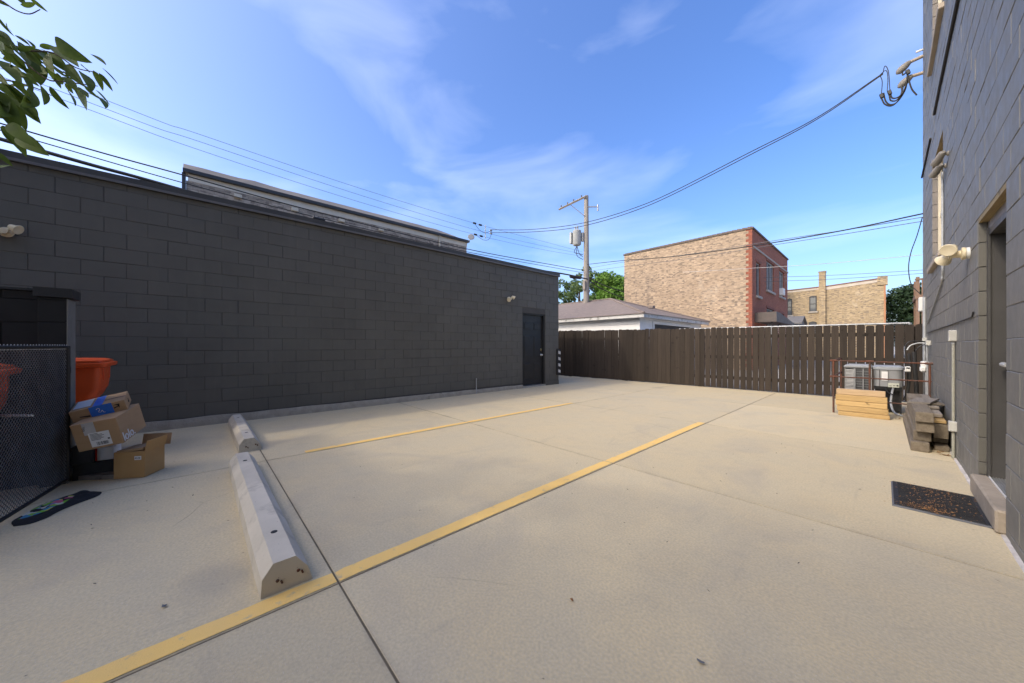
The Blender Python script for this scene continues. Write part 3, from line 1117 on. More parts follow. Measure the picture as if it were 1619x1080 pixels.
# ------------------------------------------------------------------ wheel stops
def wheel_stop(x0, x1, yc, label, seed):
    root = thing('wheel_stop', ((x0 + x1) / 2, yc, 0), label, 'wheel stop', 'concrete wheel stops')
    sec = [(-0.115, 0.0), (-0.110, 0.092), (-0.062, 0.158), (0.035, 0.158), (0.092, 0.080), (0.115, 0.0)]
    ring = []
    n = 40
    for i in range(n + 1):
        x = x0 + (x1 - x0) * i / n
        end = 0.006 if i in (0, n) else 0.0
        rg = []
        for j, (a, b) in enumerate(sec):
            w_ = 0.002 * noise.noise(Vector((x * 5, j * 3.7, seed)))
            # chipped lower edge on the camera's left
            chip = 0.012 * max(0, noise.noise(Vector((x * 9, 2.0, seed + 5))) - 0.15) * 3 if j in (0, 1) else 0
            k = 1 - end * 4
            rg.append((x, yc + a * k + w_ + chip * 0.6, max(b * k + w_ * (1 if b else 0), 0.0)))
        ring.append(rg)
    mb = MB().loft(ring)
    # feet notches are under it; drift pin holes on top
    obj('body', mb, STOP, root)
    for fx in (x0 + 0.34, x1 - 0.34):
        mb = MB()
        mb.lathe([(0.017, 0.0), (0.016, 0.0025), (0.0, 0.0026)], (fx, yc - 0.012, 0.1575), (0, 0, 1), 14)
        obj('pin_hole', mb, INK, root)
    for (dy, dz) in ((-0.045, 0.062), (0.045, 0.075)):
        mb = MB()
        mb.tube([(x1 - 0.004, yc + dy, dz), (x1 + 0.004, yc + dy + 0.002, dz - 0.002)], 0.008, 7)
        mb.tube([(x1 + 0.0005, yc + dy + 0.016, dz - 0.005), (x1 + 0.002, yc + dy + 0.022, dz - 0.022)], 0.005, 5)
        obj('rebar_end', mb, RUST, root)
    return root


wheel_stop(-4.40, -2.05, 0.335, 'long pale concrete wheel stop in the foreground, its end on the yellow line', 1.0)
wheel_stop(-6.90, -5.02, 0.452, 'smaller pale concrete wheel stop close to the charcoal wall', 7.0)

# ------------------------------------------------------------------ trash enclosure on the left
enc = thing('block_wall', (-5.1, -2.5, 0), 'low black block wall with an end pier behind the chain-link gate', 'wall')
mb = MB()
mb.box(-5.235, -5.087, -4.2, -1.04, 0, 1.72)
mb.box(-5.20, -4.957, -1.018, -0.877, 0, 1.66)
obj('wall', mb, BLACKP, enc)
zs = [(0.02 + 0.2032 * k, 0.02 + 0.2032 * (k + 1), k % 2 == 0) for k in range(8)]
lay_blocks(enc, -5.08, 1, course_blocks(-4.2, -1.035, zs + [(1.6456, 1.72, True)], -1.03, []), BLACKP, 120)
for za, zb, _ in zs:
    mb = MB()
    mb.cbox((-5.078, -0.9475, (za + zb) / 2), (0.256, 0.155, zb - za - 0.007), 0.004)
    obj('pier_block', mb, BLACKP, enc)
mb = MB()
mb.box(-5.208, -4.95, -0.8695, -0.862, 0.0, 1.655)
obj('pier_face', mb, CHAR_LIT, enc)
mb = MB()
mb.box(-5.27, -5.05, -4.2, -1.05, 1.72, 1.74)
mb.box(-5.235, -4.925, -1.045, -0.835, 1.665, 1.745)
obj('cap', mb, DOORB, enc)

gate = thing('chain_link_gate', (-4.93, -0.87, 0), 'black chain-link gate swung open in front of the orange bin', 'gate')
GA, GB = Vector((-4.925, -0.862, 0)), Vector((-3.45, -1.09, 0))


def gp(t, z):
    return GA.lerp(GB, t) + Vector((0, 0, z))


for (pts, nm) in (([gp(0, 0.03), gp(0, 1.235)], 'frame_post'), ([gp(1, 0.04), gp(1, 1.235)], 'frame_post'),
                  ([gp(0, 1.225), gp(1, 1.225)], 'frame_rail'), ([gp(0, 0.045), gp(1, 0.045)], 'frame_rail')):
    mb = MB().tube(pts, 0.014 if nm == 'frame_rail' else 0.019, 10)
    obj(nm, mb, BLACKM, gate, True)
mb = MB()
Lg, Hg, pit = (GB - GA).length, 1.17, 0.034
nn = int((Lg + Hg) / pit) + 1
for i in range(nn):
    for sgn in (1, -1):
        s0 = i * pit - (Hg if sgn > 0 else 0)
        s1 = s0 + sgn * Hg
        z0_, z1_ = 0.05, 0.05 + Hg
        a, b = (s0, z0_), (s1, z1_)
        lo, hi = sorted(((0 - s0) / (s1 - s0), (Lg - s0) / (s1 - s0)))
        t0, t1 = max(0, lo), min(1, hi)
        if t1 - t0 < 0.01:
            continue
        off = Vector((0, 0.0015 * sgn, 0))
        mb.tube([gp((s0 + (s1 - s0) * t) / Lg, z0_ + Hg * t) + off for t in (t0, t1)], 0.0019, 4, False)
obj('wire_mesh', mb, WIREM, gate, kind='stuff')
mb = MB()
for i in range(40):
    t = i / 40
    mb.tube([gp(t, 1.205), gp(t + 0.006, 1.245), gp(t + 0.012, 1.205)], 0.003, 4, False)
obj('tie_wires', mb, GALV, gate)
for z in (0.25, 1.02):
    mb = MB()
    mb.box(-4.957, -4.915, -0.885, -0.845, z - 0.03, z + 0.03)
    obj('hinge', mb, BLACKM, gate)
mb = MB().tube([gp(0.34, 0.70), gp(0.34, 0.70) + Vector((-0.10, -0.11, 0)), gp(0.34, 0.70) + Vector((-0.26, -0.29, 0.0))], 0.010, 8)
obj('latch_bar', mb, GALV, gate, True)


# ------------------------------------------------------------------ orange tilt carts
def tilt_cart(x0, x1, yn, label):
    """nose at y = yn, body runs towards -Y"""
    root = thing('tilt_cart', ((x0 + x1) / 2, yn - 0.55, 0), label, 'bin', 'orange bins')

    def rr(xa, xb, ya, yb, z, r=0.06, k=4):
        out = []
        for (cx, cy, a0) in ((xb - r, yb - r, 0), (xa + r, yb - r, 90), (xa + r, ya + r, 180), (xb - r, ya + r, 270)):
            for i in range(k + 1):
                w_ = R(a0 + 90 * i / k)
                out.append((cx + r * math.cos(w_), cy + r * math.sin(w_), z))
        return out
    yb = yn - 1.10
    lev = [(0.16, 0.12, 0.62), (0.22, 0.10, 0.50), (0.36, 0.08, 0.36), (0.52, 0.07, 0.22), (0.66, 0.06, 0.11), (0.76, 0.052, 0.066), (0.86, 0.05, 0.055), (1.02, 0.045, 0.05)]
    rings = [rr(x0 + i_, x1 - i_, yb + i_ + 0.02, yn - n_, z) for z, i_, n_ in lev]
    mb = MB().loft(rings)
    obj('body', mb, ORANGE, root, True, sharp=50)
    mb = MB().loft([rr(x0 + 0.03, x1 - 0.03, yb + 0.02, yn - 0.035, 1.0), rr(x0 + 0.005, x1 - 0.005, yb, yn - 0.008, 1.005), rr(x0, x1, yb, yn, 1.02), rr(x0, x1, yb, yn, 1.045), rr(x0 + 0.02, x1 - 0.02, yb + 0.02, yn - 0.02, 1.055)])
    obj('rim', mb, ORANGE, root, True, sharp=50)
    mb = MB().loft([rr(x0 + 0.01, x1 - 0.01, yb + 0.01, yn - 0.03, 1.058), rr(x0 + 0.012, x1 - 0.012, yb + 0.012, yn - 0.034, 1.075), rr(x0 + 0.06, x1 - 0.06, yb + 0.06, yn - 0.09, 1.092), rr(x0 + 0.16, x1 - 0.16, yb + 0.16, yn - 0.2, 1.098)])
    obj('lid', mb, ORANGE, root, True, sharp=30)
    for xx in (x0 + 0.18, x1 - 0.18):
        mb = MB()
        mb.cbox((xx, yn - 0.052, 0.92), (0.02, 0.014, 0.13), 0.004)
        obj('rib', mb, ORANGE, root)
    for xx in (x0 + 0.06, x1 - 0.06):
        wheel = MB().lathe([(0.10, -0.025), (0.13, -0.02), (0.135, 0), (0.13, 0.02), (0.10, 0.025)], (xx, yn - 0.62, 0.135), (1, 0, 0), 22)
        wo = obj('wheel', wheel, RUBBER, root, True)
        hub = MB().lathe([(0.06, -0.03), (0.06, 0.03)], (xx, yn - 0.62, 0.135), (1, 0, 0), 16)
        obj('hub', hub, GALV, wo, True)
    for xx in (x0 + 0.12, x1 - 0.12):
        mb = MB().lathe([(0.04, -0.02), (0.05, 0), (0.04, 0.02)], (xx, yn - 1.0, 0.05), (1, 0, 0), 16)
        mb.box(xx - 0.025, xx + 0.025, yn - 1.03, yn - 0.97, 0.05, 0.17)
        obj('caster', mb, RUBBER, root)
    return root


tilt_cart(-6.45, -5.75, -0.735, 'orange plastic bin by the charcoal wall, behind the cardboard boxes')
tilt_cart(-5.00, -4.30, -1.10, 'orange plastic bin seen through the chain-link gate')


# ------------------------------------------------------------------ boxes
def fit_mat(pos, rot):
    return Matrix.Translation(Vector(pos)) @ Euler(rot, 'XYZ').to_matrix().to_4x4()


def face_sheet(m, size, face, u0, u1, v0, v1, lift=0.0015, skew=0.0):
    """thin sheet on a face of a box: 'front' (+x), 'right' (+y) or 'top' (+z); u, v in metres from the face centre"""
    if face == 'front':
        f = lambda u, v: (size[0] / 2 + lift, u, v)
    elif face == 'right':
        f = lambda u, v: (-u, size[1] / 2 + lift, v)
    else:
        f = lambda u, v: (v, u, size[2] / 2 + lift)
    mb = MB()
    q = [f(u0, v0), f(u1, v0 + skew), f(u1, v1 + skew), f(u0, v1)]
    mb.add(q, [(0, 1, 2, 3)])
    return mb.xform(m)


def carton(name, pos, rot, size, mat, label, group='cardboard boxes'):
    m = fit_mat(pos, rot)
    root = thing(name, (pos[0], pos[1], max(pos[2] - size[2] / 2, 0)), label, 'box', group)
    mb = MB()
    mb.cbox((0, 0, 0), size, 0.004)
    # seam of the top flaps
    mb.xform(m)
    obj('carton', mb, mat, root)
    return root, m


# flat box on top, with blue tape and an arrow mark
S1 = (0.324, 0.338, 0.106)
b1, m1 = carton('cardboard_box', (-5.034, -0.675, 0.662), (0.246, 0.159, 0.031), S1, CARD, 'flat cardboard box with blue tape on top of the box pile')
obj('tape', face_sheet(m1, S1, 'top', -0.03, 0.03, -0.162, 0.163), BLUET, b1)
obj('tape', face_sheet(m1, S1, 'front', -0.055, 0.085, -0.050, 0.053, 0.0016), BLUET, b1)
obj('shipping_label', face_sheet(m1, S1, 'top', -0.15, -0.045, -0.14, 0.11, 0.002), PAPER, b1)
obj('seam', face_sheet(m1, S1, 'top', 0.035, 0.168, 0.015, 0.035, 0.0018, -0.004), INK, b1)
mb = MB()
pts = [Vector((S1[0] / 2 + 0.0035, -0.12 + 0.24 * t, -0.012 - 0.022 * math.sin(math.pi * t) + 0.018 * t)) for t in [i / 16 for i in range(17)]]
for i in range(16):
    w0, w1 = 0.0035 + 0.004 * math.sin(math.pi * i / 16), 0.0035 + 0.004 * math.sin(math.pi * (i + 1) / 16)
    a, b = pts[i], pts[i + 1]
    if -0.06 < (a.y + b.y) / 2 < 0.09:
        continue
    mb.add([a - Vector((0, 0, w0)), b - Vector((0, 0, w1)), b + Vector((0, 0, w1)), a + Vector((0, 0, w0))], [(0, 1, 2, 3)])
e = pts[-1]
mb.add([e + Vector((0, -0.030, 0.020)), e + Vector((0, 0.012, 0.022)), e + Vector((0, 0.004, -0.020)), e + Vector((0, -0.004, 0.010))], [(0, 1, 2, 3)])
mb.xform(m1)
obj('arrow_mark', mb, INK, b1)
mb = MB()
sc_pts = [(-0.015, 0.02), (0.0, 0.03), (0.006, 0.012), (-0.006, -0.002), (0.006, -0.012), (0.018, 0.004), (0.022, -0.016), (0.034, -0.02)]
mb.tube(curve([(S1[0] / 2 + 0.0035, a, b) for a, b in sc_pts], 4), 0.0016, 4)
mb.xform(m1)
obj('handwriting', mb, PAPER, b1)
mb = text_mb('n%', 0.05)
mb.xform(m1 @ Matrix.Translation((0.02, S1[1] / 2 + 0.0015, -0.02)) @ Matrix(((-1, 0, 0, 0), (0, 0, 1, 0), (0, 1, 0, 0), (0, 0, 0, 1))))
obj('print', mb, INK, b1)

# larger box below it, lettering on its end
S2 = (0.436, 0.285, 0.247)
b2, m2 = carton('cardboard_box', (-4.9, -0.603, 0.484), (0.167, 0.151, -0.248), S2, CARD, 'large tilted cardboard box with white lettering in the middle of the box pile')
obj('label_paper', face_sheet(m2, S2, 'front', -0.055, 0.075, -0.105, 0.025, 0.0018), PAPER, b2)
obj('label_paper', face_sheet(m2, S2, 'front', -0.075, 0.0, 0.012, 0.122, 0.0016), M('grey label paper', (0.50, 0.48, 0.46), None, 12, 0.6, 0), b2)
mb = MB()
rnd = random.Random(2)
u = -0.02
while u < 0.055:
    w_ = rnd.choice((0.0012, 0.002, 0.0032))
    q = face_sheet(m2, S2, 'front', u, u + w_, -0.095, -0.065, 0.0024)
    mb.add(q.v, q.f)
    u += w_ + rnd.choice((0.0012, 0.0018, 0.003))
for k, ln in enumerate((0.05, 0.075, 0.085, 0.07, 0.08, 0.06)):
    q = face_sheet(m2, S2, 'front', -0.045, -0.045 + ln, 0.012 - k * 0.011, 0.016 - k * 0.011, 0.0024)
    mb.add(q.v, q.f)
q = face_sheet(m2, S2, 'front', 0.055, 0.068, -0.055, -0.042, 0.0024)
mb.add(q.v, q.f)
obj('label_print', mb, INK, b2)
mb = text_mb('lolo.', 0.026)
mb.xform(m2 @ Matrix.Translation((S2[0] / 2 + 0.0018, -0.066, 0.05)) @ Matrix(((0, 0, 1, 0), (1, 0, 0, 0), (0, 1, 0, 0), (0, 0, 0, 1))) @ Matrix.Rotation(R(78), 4, 'Z'))
obj('label_print', mb, INK, b2)
mb = text_mb('lolo.', 0.118, 0.0008)
vx = [p[0] for p in mb.v]
mb.xform(Matrix.Translation((-min(vx), 0, 0)))
# thicken the strokes a little by stacking shifted copies
base = MB()
for dx_ in (-0.002, 0.0, 0.002):
    base.add([(p[0] + dx_, p[1], p[2] + dx_ * 0.1) for p in mb.v], mb.f)
base.xform(m2 @ Matrix.Translation((S2[0] / 2 - 0.018, S2[1] / 2 + 0.002, -0.112)) @ Matrix(((-1, 0, 0, 0), (0, 0, 1, 0), (0, 1, 0, 0), (0, 0, 0, 1))))
obj('lettering', base, PAPER, b2)

# open box on the ground with its flap standing up
S3 = (0.249, 0.237, 0.245)
b3, m3 = carton('cardboard_box', (-4.861, -0.414, 0.1245), (0, 0, -0.52), S3, CARD2, 'open tan cardboard box on the ground, its flap standing against the pile')
obj('sticker', face_sheet(m3, S3, 'front', 0.042, 0.095, 0.045, 0.08), PAPER, b3)
mb = text_mb('4228', 0.022)
mb.xform(m3 @ Matrix.Translation((S3[0] / 2 + 0.0022, 0.044, 0.055)) @ Matrix(((0, 0, 1, 0), (1, 0, 0, 0), (0, 1, 0, 0), (0, 0, 0, 1))))
obj('sticker_print', mb, INK, b3)
mb = MB()
mb.obox((0.0, S3[1] / 2 + 0.012, S3[2] / 2 + 0.045), (S3[0], 0.005, 0.10), Euler((R(-10), 0, 0)).to_matrix())
mb.xform(m3)
obj('flap', mb, CARD2, b3)
mb = MB()
mb.obox((-S3[0] / 2 - 0.02, 0.04, S3[2] / 2 + 0.05), (0.005, S3[1], 0.11), Euler((0, R(-12), 0)).to_matrix())
mb.xform(m3)
obj('flap', mb, CARD, b3)
mb = MB()
mb.obox((0.0, 0.0, S3[2] / 2 + 0.012), (S3[0] * 0.9, S3[1] * 0.86, 0.02), Euler((R(6), 0, 0)).to_matrix())
mb.xform(m3)
obj('inner_board', mb, CARD, b3)

# dark box and pale box under the pile
bb, mbk = carton('plastic_crate', (-5.10, -0.70, 0.075), (0, 0, -0.1), (0.24, 0.27, 0.148), RUBBER, 'black crate at the bottom of the cardboard box pile', 'boxes under the pile')
bb2, mbk2 = carton('plastic_crate', (-5.08, -0.775, 0.232), (0, 0, -0.1), (0.24, 0.13, 0.16), RUBBER, 'black box held between the bottom crate and the tilted cardboard box', 'boxes under the pile')
bw_, mw = carton('paper_box', (-5.08, -0.64, 0.212), (0, 0, -0.2), (0.16, 0.12, 0.12), PAPER, 'small white box with a red edge wedged behind the tan box', 'boxes under the pile')
obj('red_edge', face_sheet(mw, (0.16, 0.12, 0.12), 'front', -0.06, -0.046, -0.058, 0.058), M('red print', (0.5, 0.02, 0.015), None, 8, 0.6, 0), bw_)
mb = MB()
mb.obox((-4.96, -0.69, 0.022), (0.09, 0.34, 0.04), Euler((0, 0, -0.62)).to_matrix())
obj('wood_plank', mb, GREYW, label='grey board end lying on the ground under the boxes', cat='plank')

# ------------------------------------------------------------------ black shirt on the ground
outline = [(-4.02, -0.93), (-4.14, -0.965), (-4.26, -0.94), (-4.40, -0.905), (-4.50, -0.83), (-4.57, -0.765), (-4.625, -0.735), (-4.60, -0.70), (-4.55, -0.675), (-4.50, -0.625), (-4.46, -0.60), (-4.40, -0.60), (-4.34, -0.625), (-4.27, -0.69), (-4.20, -0.74), (-4.13, -0.775), (-4.06, -0.80), (-4.0, -0.86)]
ol = [Vector((a, b, 0)) for a, b in curve([(*p, 0) for p in outline] + [(*outline[0], 0)], 3) for b in [0]] if False else [Vector(p) for p in curve([(a, b, 0) for a, b in outline + outline[:1]], 3)][:-1]
cen = sum(ol, Vector()) / len(ol)
mb = MB()
NR = 12
rings = []
for k in range(NR + 1):
    t = 1 - k / NR
    rg = []
    for i, p in enumerate(ol):
        q = cen.lerp(p, max(t, 0.02))
        hgt = 0.006 + (0.022 * (1 - t ** 3)) * (0.65 + 0.9 * noise.noise(Vector((q.x * 11, q.y * 19, 2))))
        if k == 0:
            hgt = 0.003
        rg.append((q.x, q.y, max(hgt, 0.003)))
    rings.append(rg)
mb.loft([[(p[0], p[1], 0.002) for p in rings[0]]] + rings)
m, n, l, b, pos = new_mat('black jersey with a faded bright print')
sp = n.new('ShaderNodeSeparateXYZ')
l.new(pos, sp.inputs[0])
vo = n.new('ShaderNodeTexVoronoi')
vo.inputs['Scale'].default_value = 22
vd = nnoise(n, l, pos, 9, 3)
vv = n.new('ShaderNodeMixRGB')
vv.inputs[0].default_value = 0.06
l.new(pos, vv.inputs[1])
tn = n.new('ShaderNodeTexNoise')
tn.inputs['Scale'].default_value = 12
l.new(pos, tn.inputs['Vector'])
l.new(tn.outputs['Color'], vv.inputs[2])
l.new(vv.outputs[0], vo.inputs['Vector'])
sc_ = n.new('ShaderNodeSeparateColor')
l.new(vo.outputs['Color'], sc_.inputs[0])
rp = n.new('ShaderNodeValToRGB')
rp.color_ramp.interpolation = 'CONSTANT'
els = rp.color_ramp.elements
els[0].position, els[0].color = 0.0, (0.18, 0.42, 0.03, 1)
els[1].position, els[1].color = 0.22, (0.012, 0.012, 0.014, 1)
for ps, c_ in ((0.40, (0.05, 0.22, 0.36, 1)), (0.54, (0.55, 0.52, 0.42, 1)), (0.66, (0.50, 0.10, 0.16, 1)), (0.78, (0.55, 0.50, 0.05, 1)), (0.9, (0.01, 0.01, 0.01, 1))):
    e_ = els.new(ps)
    e_.color = c_
l.new(sc_.outputs[0], rp.inputs[0])
# print area: an ellipse fixed on the cloth
mp = n.new('ShaderNodeMapping')
mp.vector_type = 'TEXTURE'
mp.inputs['Location'].default_value = (-4.305, -0.845, 0.0)
mp.inputs['Rotation'].default_value = (0, 0, R(-24))
mp.inputs['Scale'].default_value = (0.20, 0.075, 10)
l.new(pos, mp.inputs['Vector'])
ln_ = n.new('ShaderNodeVectorMath')
ln_.operation = 'LENGTH'
l.new(mp.outputs[0], ln_.inputs[0])
msk = nrange(n, l, ln_.outputs['Value'], 0.92, 1.0, 1, 0)
l.new(nmix(n, l, msk, (0.008, 0.008, 0.009), rp.outputs[0]), b.inputs['Base Color'])
b.inputs['Roughness'].default_value = 0.9
nbump(n, l, b, nnoise(n, l, pos, 34, 4), 0.5, 0.01)
obj('shirt', mb, m, smooth=True, label='crumpled black shirt with a bright print lying on the concrete', cat='shirt')

# ------------------------------------------------------------------ doormat
mat_root = thing('doormat', (0.29, 4.295, 0), 'black rubber doormat strewn with leaf bits in front of the sill', 'doormat')
mb = MB()
mb.cbox((0.275, 4.297, 0.010), (0.44, 0.66, 0.012), 0.003)
obj('pile', mb, RUBBER, mat_root)
mb = MB()
ox0, ox1, oy0, oy1 = 0.045, 0.512, 3.945, 4.648
ring = []
for (a, b_, z) in ((0.0, 0.0, 0.001), (0.012, 0.008, 0.011), (0.034, 0.018, 0.012), (0.036, 0.020, 0.006)):
    ring.append([(ox0 + a, oy0 + b_, z), (ox1 - a, oy0 + b_, z), (ox1 - a, oy1 - b_, z), (ox0 + a, oy1 - b_, z)])
mb.loft(ring, False)
obj('border', mb, RUBBER_E, mat_root)
mb = MB()
for i in range(52):
    y = 3.975 + i * 0.0125
    mb.box(0.082, 0.475, y, y + 0.005, 0.015, 0.0185)
obj('ribs', mb, RUBBER, mat_root, kind='stuff')


def litter(name, n_, spots, size, label, mats, z0=0.003, seed=1):
    rnd = random.Random(seed)
    mb = MB()
    for _ in range(n_):
        cx, cy, rx, ry, zz = rnd.choice(spots)
        p = Vector((cx + rnd.gauss(0, rx), cy + rnd.gauss(0, ry), zz + z0 + rnd.uniform(0, 0.004)))
        s = size * rnd.uniform(0.4, 1.5)
        a = rnd.uniform(0, 6.28)
        m_ = Euler((rnd.uniform(-0.35, 0.35), rnd.uniform(-0.35, 0.35), a)).to_matrix()
        mb.add([p + m_ @ Vector(q) * s for q in ((-1, 0, 0), (0, -0.35, 0.06), (1, 0, 0), (0, 0.35, 0.06))], [(0, 1, 2, 3)])
    o = obj(name, mb, mats, kind='stuff')
    tag(o, label, 'leaves')
    return o


clampx = [(0.27, 4.02 + 0.09 * k, 0.10, 0.05, 0.0185) for k in range(7)] + [(0.20, 4.0, 0.08, 0.03, 0.0185)] * 4
litter('leaf_litter', 800, clampx, 0.006, 'dry brown leaf bits scattered over the black doormat', LITTER, seed=4)
litter('leaf_litter', 90, [(0.40, 6.35, 0.06, 0.10, 0.0), (0.47, 6.2, 0.03, 0.05, 0.0), (0.2, 8.75, 0.2, 0.1, 0.0), (0.48, 4.0, 0.02, 0.05, 0.0)], 0.022, 'dry leaves gathered beside the timber stack and wall base', LITTER, seed=9)
litter('ground_debris', 170, [(-2.5, 1.5, 1.7, 1.6, 0.0), (-1.0, 3.5, 0.8, 1.5, 0.0), (-4.5, -0.3, 0.9, 0.4, 0.0), (-0.7, 6.0, 0.5, 1.5, 0.0)], 0.008, 'tiny dark scraps and twigs scattered over the concrete lot', M('dark scrap', (0.045, 0.04, 0.035), (0.09, 0.075, 0.055), 30, 0.8, 0), seed=6)
rnd = random.Random(8)
for (px_, py_, nm_, lb_, c_) in ((-0.478, 1.44, 'plastic_scrap', 'torn grey plastic scrap on the concrete in the foreground right', RUBBER_E), (-1.02, 1.33, 'fallen_leaf', 'single brown leaf on the concrete in the right foreground', LITTER), (-2.30, -0.12, 'plastic_scrap', 'grey scrap on the concrete left of the long wheel stop', RUBBER_E)):
    mb = MB()
    q = []
    for k in range(7):
        a = k / 7 * 6.283
        r_ = 0.018 * rnd.uniform(0.5, 1.25)
        q.append((px_ + r_ * math.cos(a), py_ + r_ * math.sin(a) * 0.6, 0.004 + rnd.uniform(0, 0.008)))
    mb.add(q + [(px_, py_, 0.012)], [(i, (i + 1) % 7, 7) for i in range(7)])
    obj(nm_, mb, c_, label=lb_, cat='leaf' if 'leaf' in nm_ else 'scrap')

# ------------------------------------------------------------------ rusted pipe rack, air conditioners, lumber
rack = thing('pipe_guard', (-0.1, 9.2, 0), 'rusted pipe guard rail around the two air conditioners', 'guard rail')
for (a, b_, r_, nm) in (((-0.63, 8.70, 0), (-0.63, 8.70, 0.975), 0.015, 'post'), ((-0.165, 8.70, 0.0), (-0.165, 8.70, 0.965), 0.015, 'post'),
                        ((-0.63, 10.40, 0), (-0.63, 10.40, 0.975), 0.015, 'post'), ((0.505, 8.70, 0), (0.505, 8.70, 0.955), 0.015, 'post'),
                        ((-0.63, 8.70, 0.965), (0.525, 8.70, 0.950), 0.012, 'rail'), ((-0.63, 8.70, 0.668), (0.525, 8.70, 0.660), 0.012, 'rail'),
                        ((-0.63, 8.70, 0.27), (0.525, 8.70, 0.26), 0.012, 'rail'),
                        ((-0.63, 8.70, 0.965), (-0.63, 10.40, 0.965), 0.012, 'rail'), ((-0.63, 8.70, 0.668), (-0.63, 10.40, 0.668), 0.012, 'rail')):
    mb = MB().tube([a, b_], r_, 10)
    obj(nm, mb, RUST, rack, True)
for p in ((-0.63, 8.70, 0.965), (-0.165, 8.70, 0.963), (-0.63, 8.70, 0.668), (0.505, 8.70, 0.95)):
    mb = MB().lathe([(0.020, -0.05), (0.020, 0.05)], p, (1, 0, 0), 12)
    obj('tee_fitting', mb, RUST, rack, True)

ac1 = thing('air_conditioner', (-0.33, 9.55, 0), 'square grey air conditioner with side louvres behind the rusted rail', 'air conditioner', 'air conditioners')
mb = MB()
mb.box(-0.50, -0.16, 9.32, 9.80, 0.10, 0.80)
obj('body', mb, ACD, ac1)
mb = MB()
mb.cbox((-0.335, 9.55, 0.835), (0.385, 0.52, 0.06), 0.02)
mb.cbox((-0.335, 9.55, 0.868), (0.29, 0.40, 0.02), 0.01)
obj('top_cap', mb, M('pale grey enamel', (0.33, 0.345, 0.355), None, 6, 0.4, 0.03, 60), ac1)
for k in range(26):
    mb = MB()
    mb.obox((-0.4485, 9.310, 0.12 + k * 0.026), (0.115, 0.02, 0.016), Euler((R(-25), 0, 0)).to_matrix())
    obj('louvre', mb, M('louvre enamel', (0.36, 0.36, 0.35), None, 6, 0.45, 0.02, 60) if k == 0 else bpy.data.materials['louvre enamel'], ac1)
for (a, b_) in ((-0.515, -0.505), (-0.392, -0.365), (-0.27, -0.255), (-0.175, -0.15)):
    mb = MB()
    mb.box(a, b_, 9.295, 9.325, 0.08, 0.806)
    obj('corner_post', mb, ACG, ac1)
mb = MB()
for k in range(14):
    for (a, b_) in ((-0.36, -0.275), (-0.25, -0.18)):
        mb.box(a, b_, 9.308, 9.314, 0.12 + k * 0.048, 0.125 + k * 0.048)
obj('grille_bars', mb, ACG, ac1)
mb = MB()
mb.box(-0.52, -0.15, 9.30, 9.82, -0.01, 0.08)
obj('pad', mb, STOP, ac1)


def round_box(xa, xb, ya, yb, z, r, k=5):
    out = []
    for (cx, cy, a0) in ((xb - r, yb - r, 0), (xa + r, yb - r, 90), (xa + r, ya + r, 180), (xb - r, ya + r, 270)):
        for i in range(k + 1):
            w_ = R(a0 + 90 * i / k)
            out.append((cx + r * math.cos(w_), cy + r * math.sin(w_), z))
    return out


ac2 = thing('air_conditioner', (0.06, 9.5, 0), 'round-cornered grey air conditioner with a white label beside the wall', 'air conditioner', 'air conditioners')
mb = MB().loft([round_box(-0.13, 0.24, 9.28, 9.72, z, 0.10) for z in (0.49, 0.80)])
obj('body', mb, ACG, ac2, True)
mb = MB().loft([round_box(-0.145, 0.255, 9.265, 9.735, 0.80, 0.11), round_box(-0.145, 0.255, 9.265, 9.735, 0.845, 0.11), round_box(-0.10, 0.21, 9.31, 9.69, 0.872, 0.08)])
obj('top_cap', mb, bpy.data.materials['pale grey enamel'], ac2, True)
for a in (-0.124, -0.055, 0.052):
    mb = MB()
    mb.box(a, a + 0.006, 9.272, 9.285, 0.49, 0.80)
    obj('seam_rib', mb, ACD, ac2)
mb = MB()
mb.box(-0.026, 0.052, 9.270, 9.276, 0.60, 0.765)
obj('label_plate', mb, PAPER, ac2)
mb = MB()
mb.box(0.055, 0.19, 9.264, 9.275, 0.485, 0.56)
obj('data_plate', mb, M('pale data plate', (0.55, 0.56, 0.46), None, 20, 0.5, 0), ac2)
mb = MB()
for (a, b_, c_, d_) in ((0.07, 0.10, 0.512, 0.517), (0.115, 0.145, 0.51, 0.52), (0.157, 0.181, 0.505, 0.53)):
    mb.box(a, b_, 9.2615, 9.2645, c_, d_)
obj('plate_print', mb, INK, ac2)
mb = MB()
mb.box(-0.12, 0.23, 9.30, 9.70, 0.43, 0.489)
for (a, b_) in ((-0.11, 9.32), (0.20, 9.32), (-0.11, 9.66), (0.20, 9.66)):
    mb.box(a, a + 0.02, b_, b_ + 0.02, -0.01, 0.43)
mb.box(-0.10, 0.21, 9.42, 9.62, 0.02, 0.43)
obj('stand', mb, BLACKM, ac2)
mb = MB()
mb.tube(curve([(0.12, 9.30, 0.48), (0.10, 9.22, 0.36), (0.09, 9.16, 0.20), (0.13, 9.05, 0.06), (0.24, 8.98, 0.02), (0.36, 9.0, 0.015)]), 0.016, 8)
obj('drain_hose', mb, GALV, ac2, True)
mb = MB()
mb.tube(curve([(0.02, 9.29, 0.47), (0.05, 9.2, 0.40), (0.12, 9.15, 0.36)]), 0.01, 7)
obj('cable', mb, BLACKM, ac2, True)
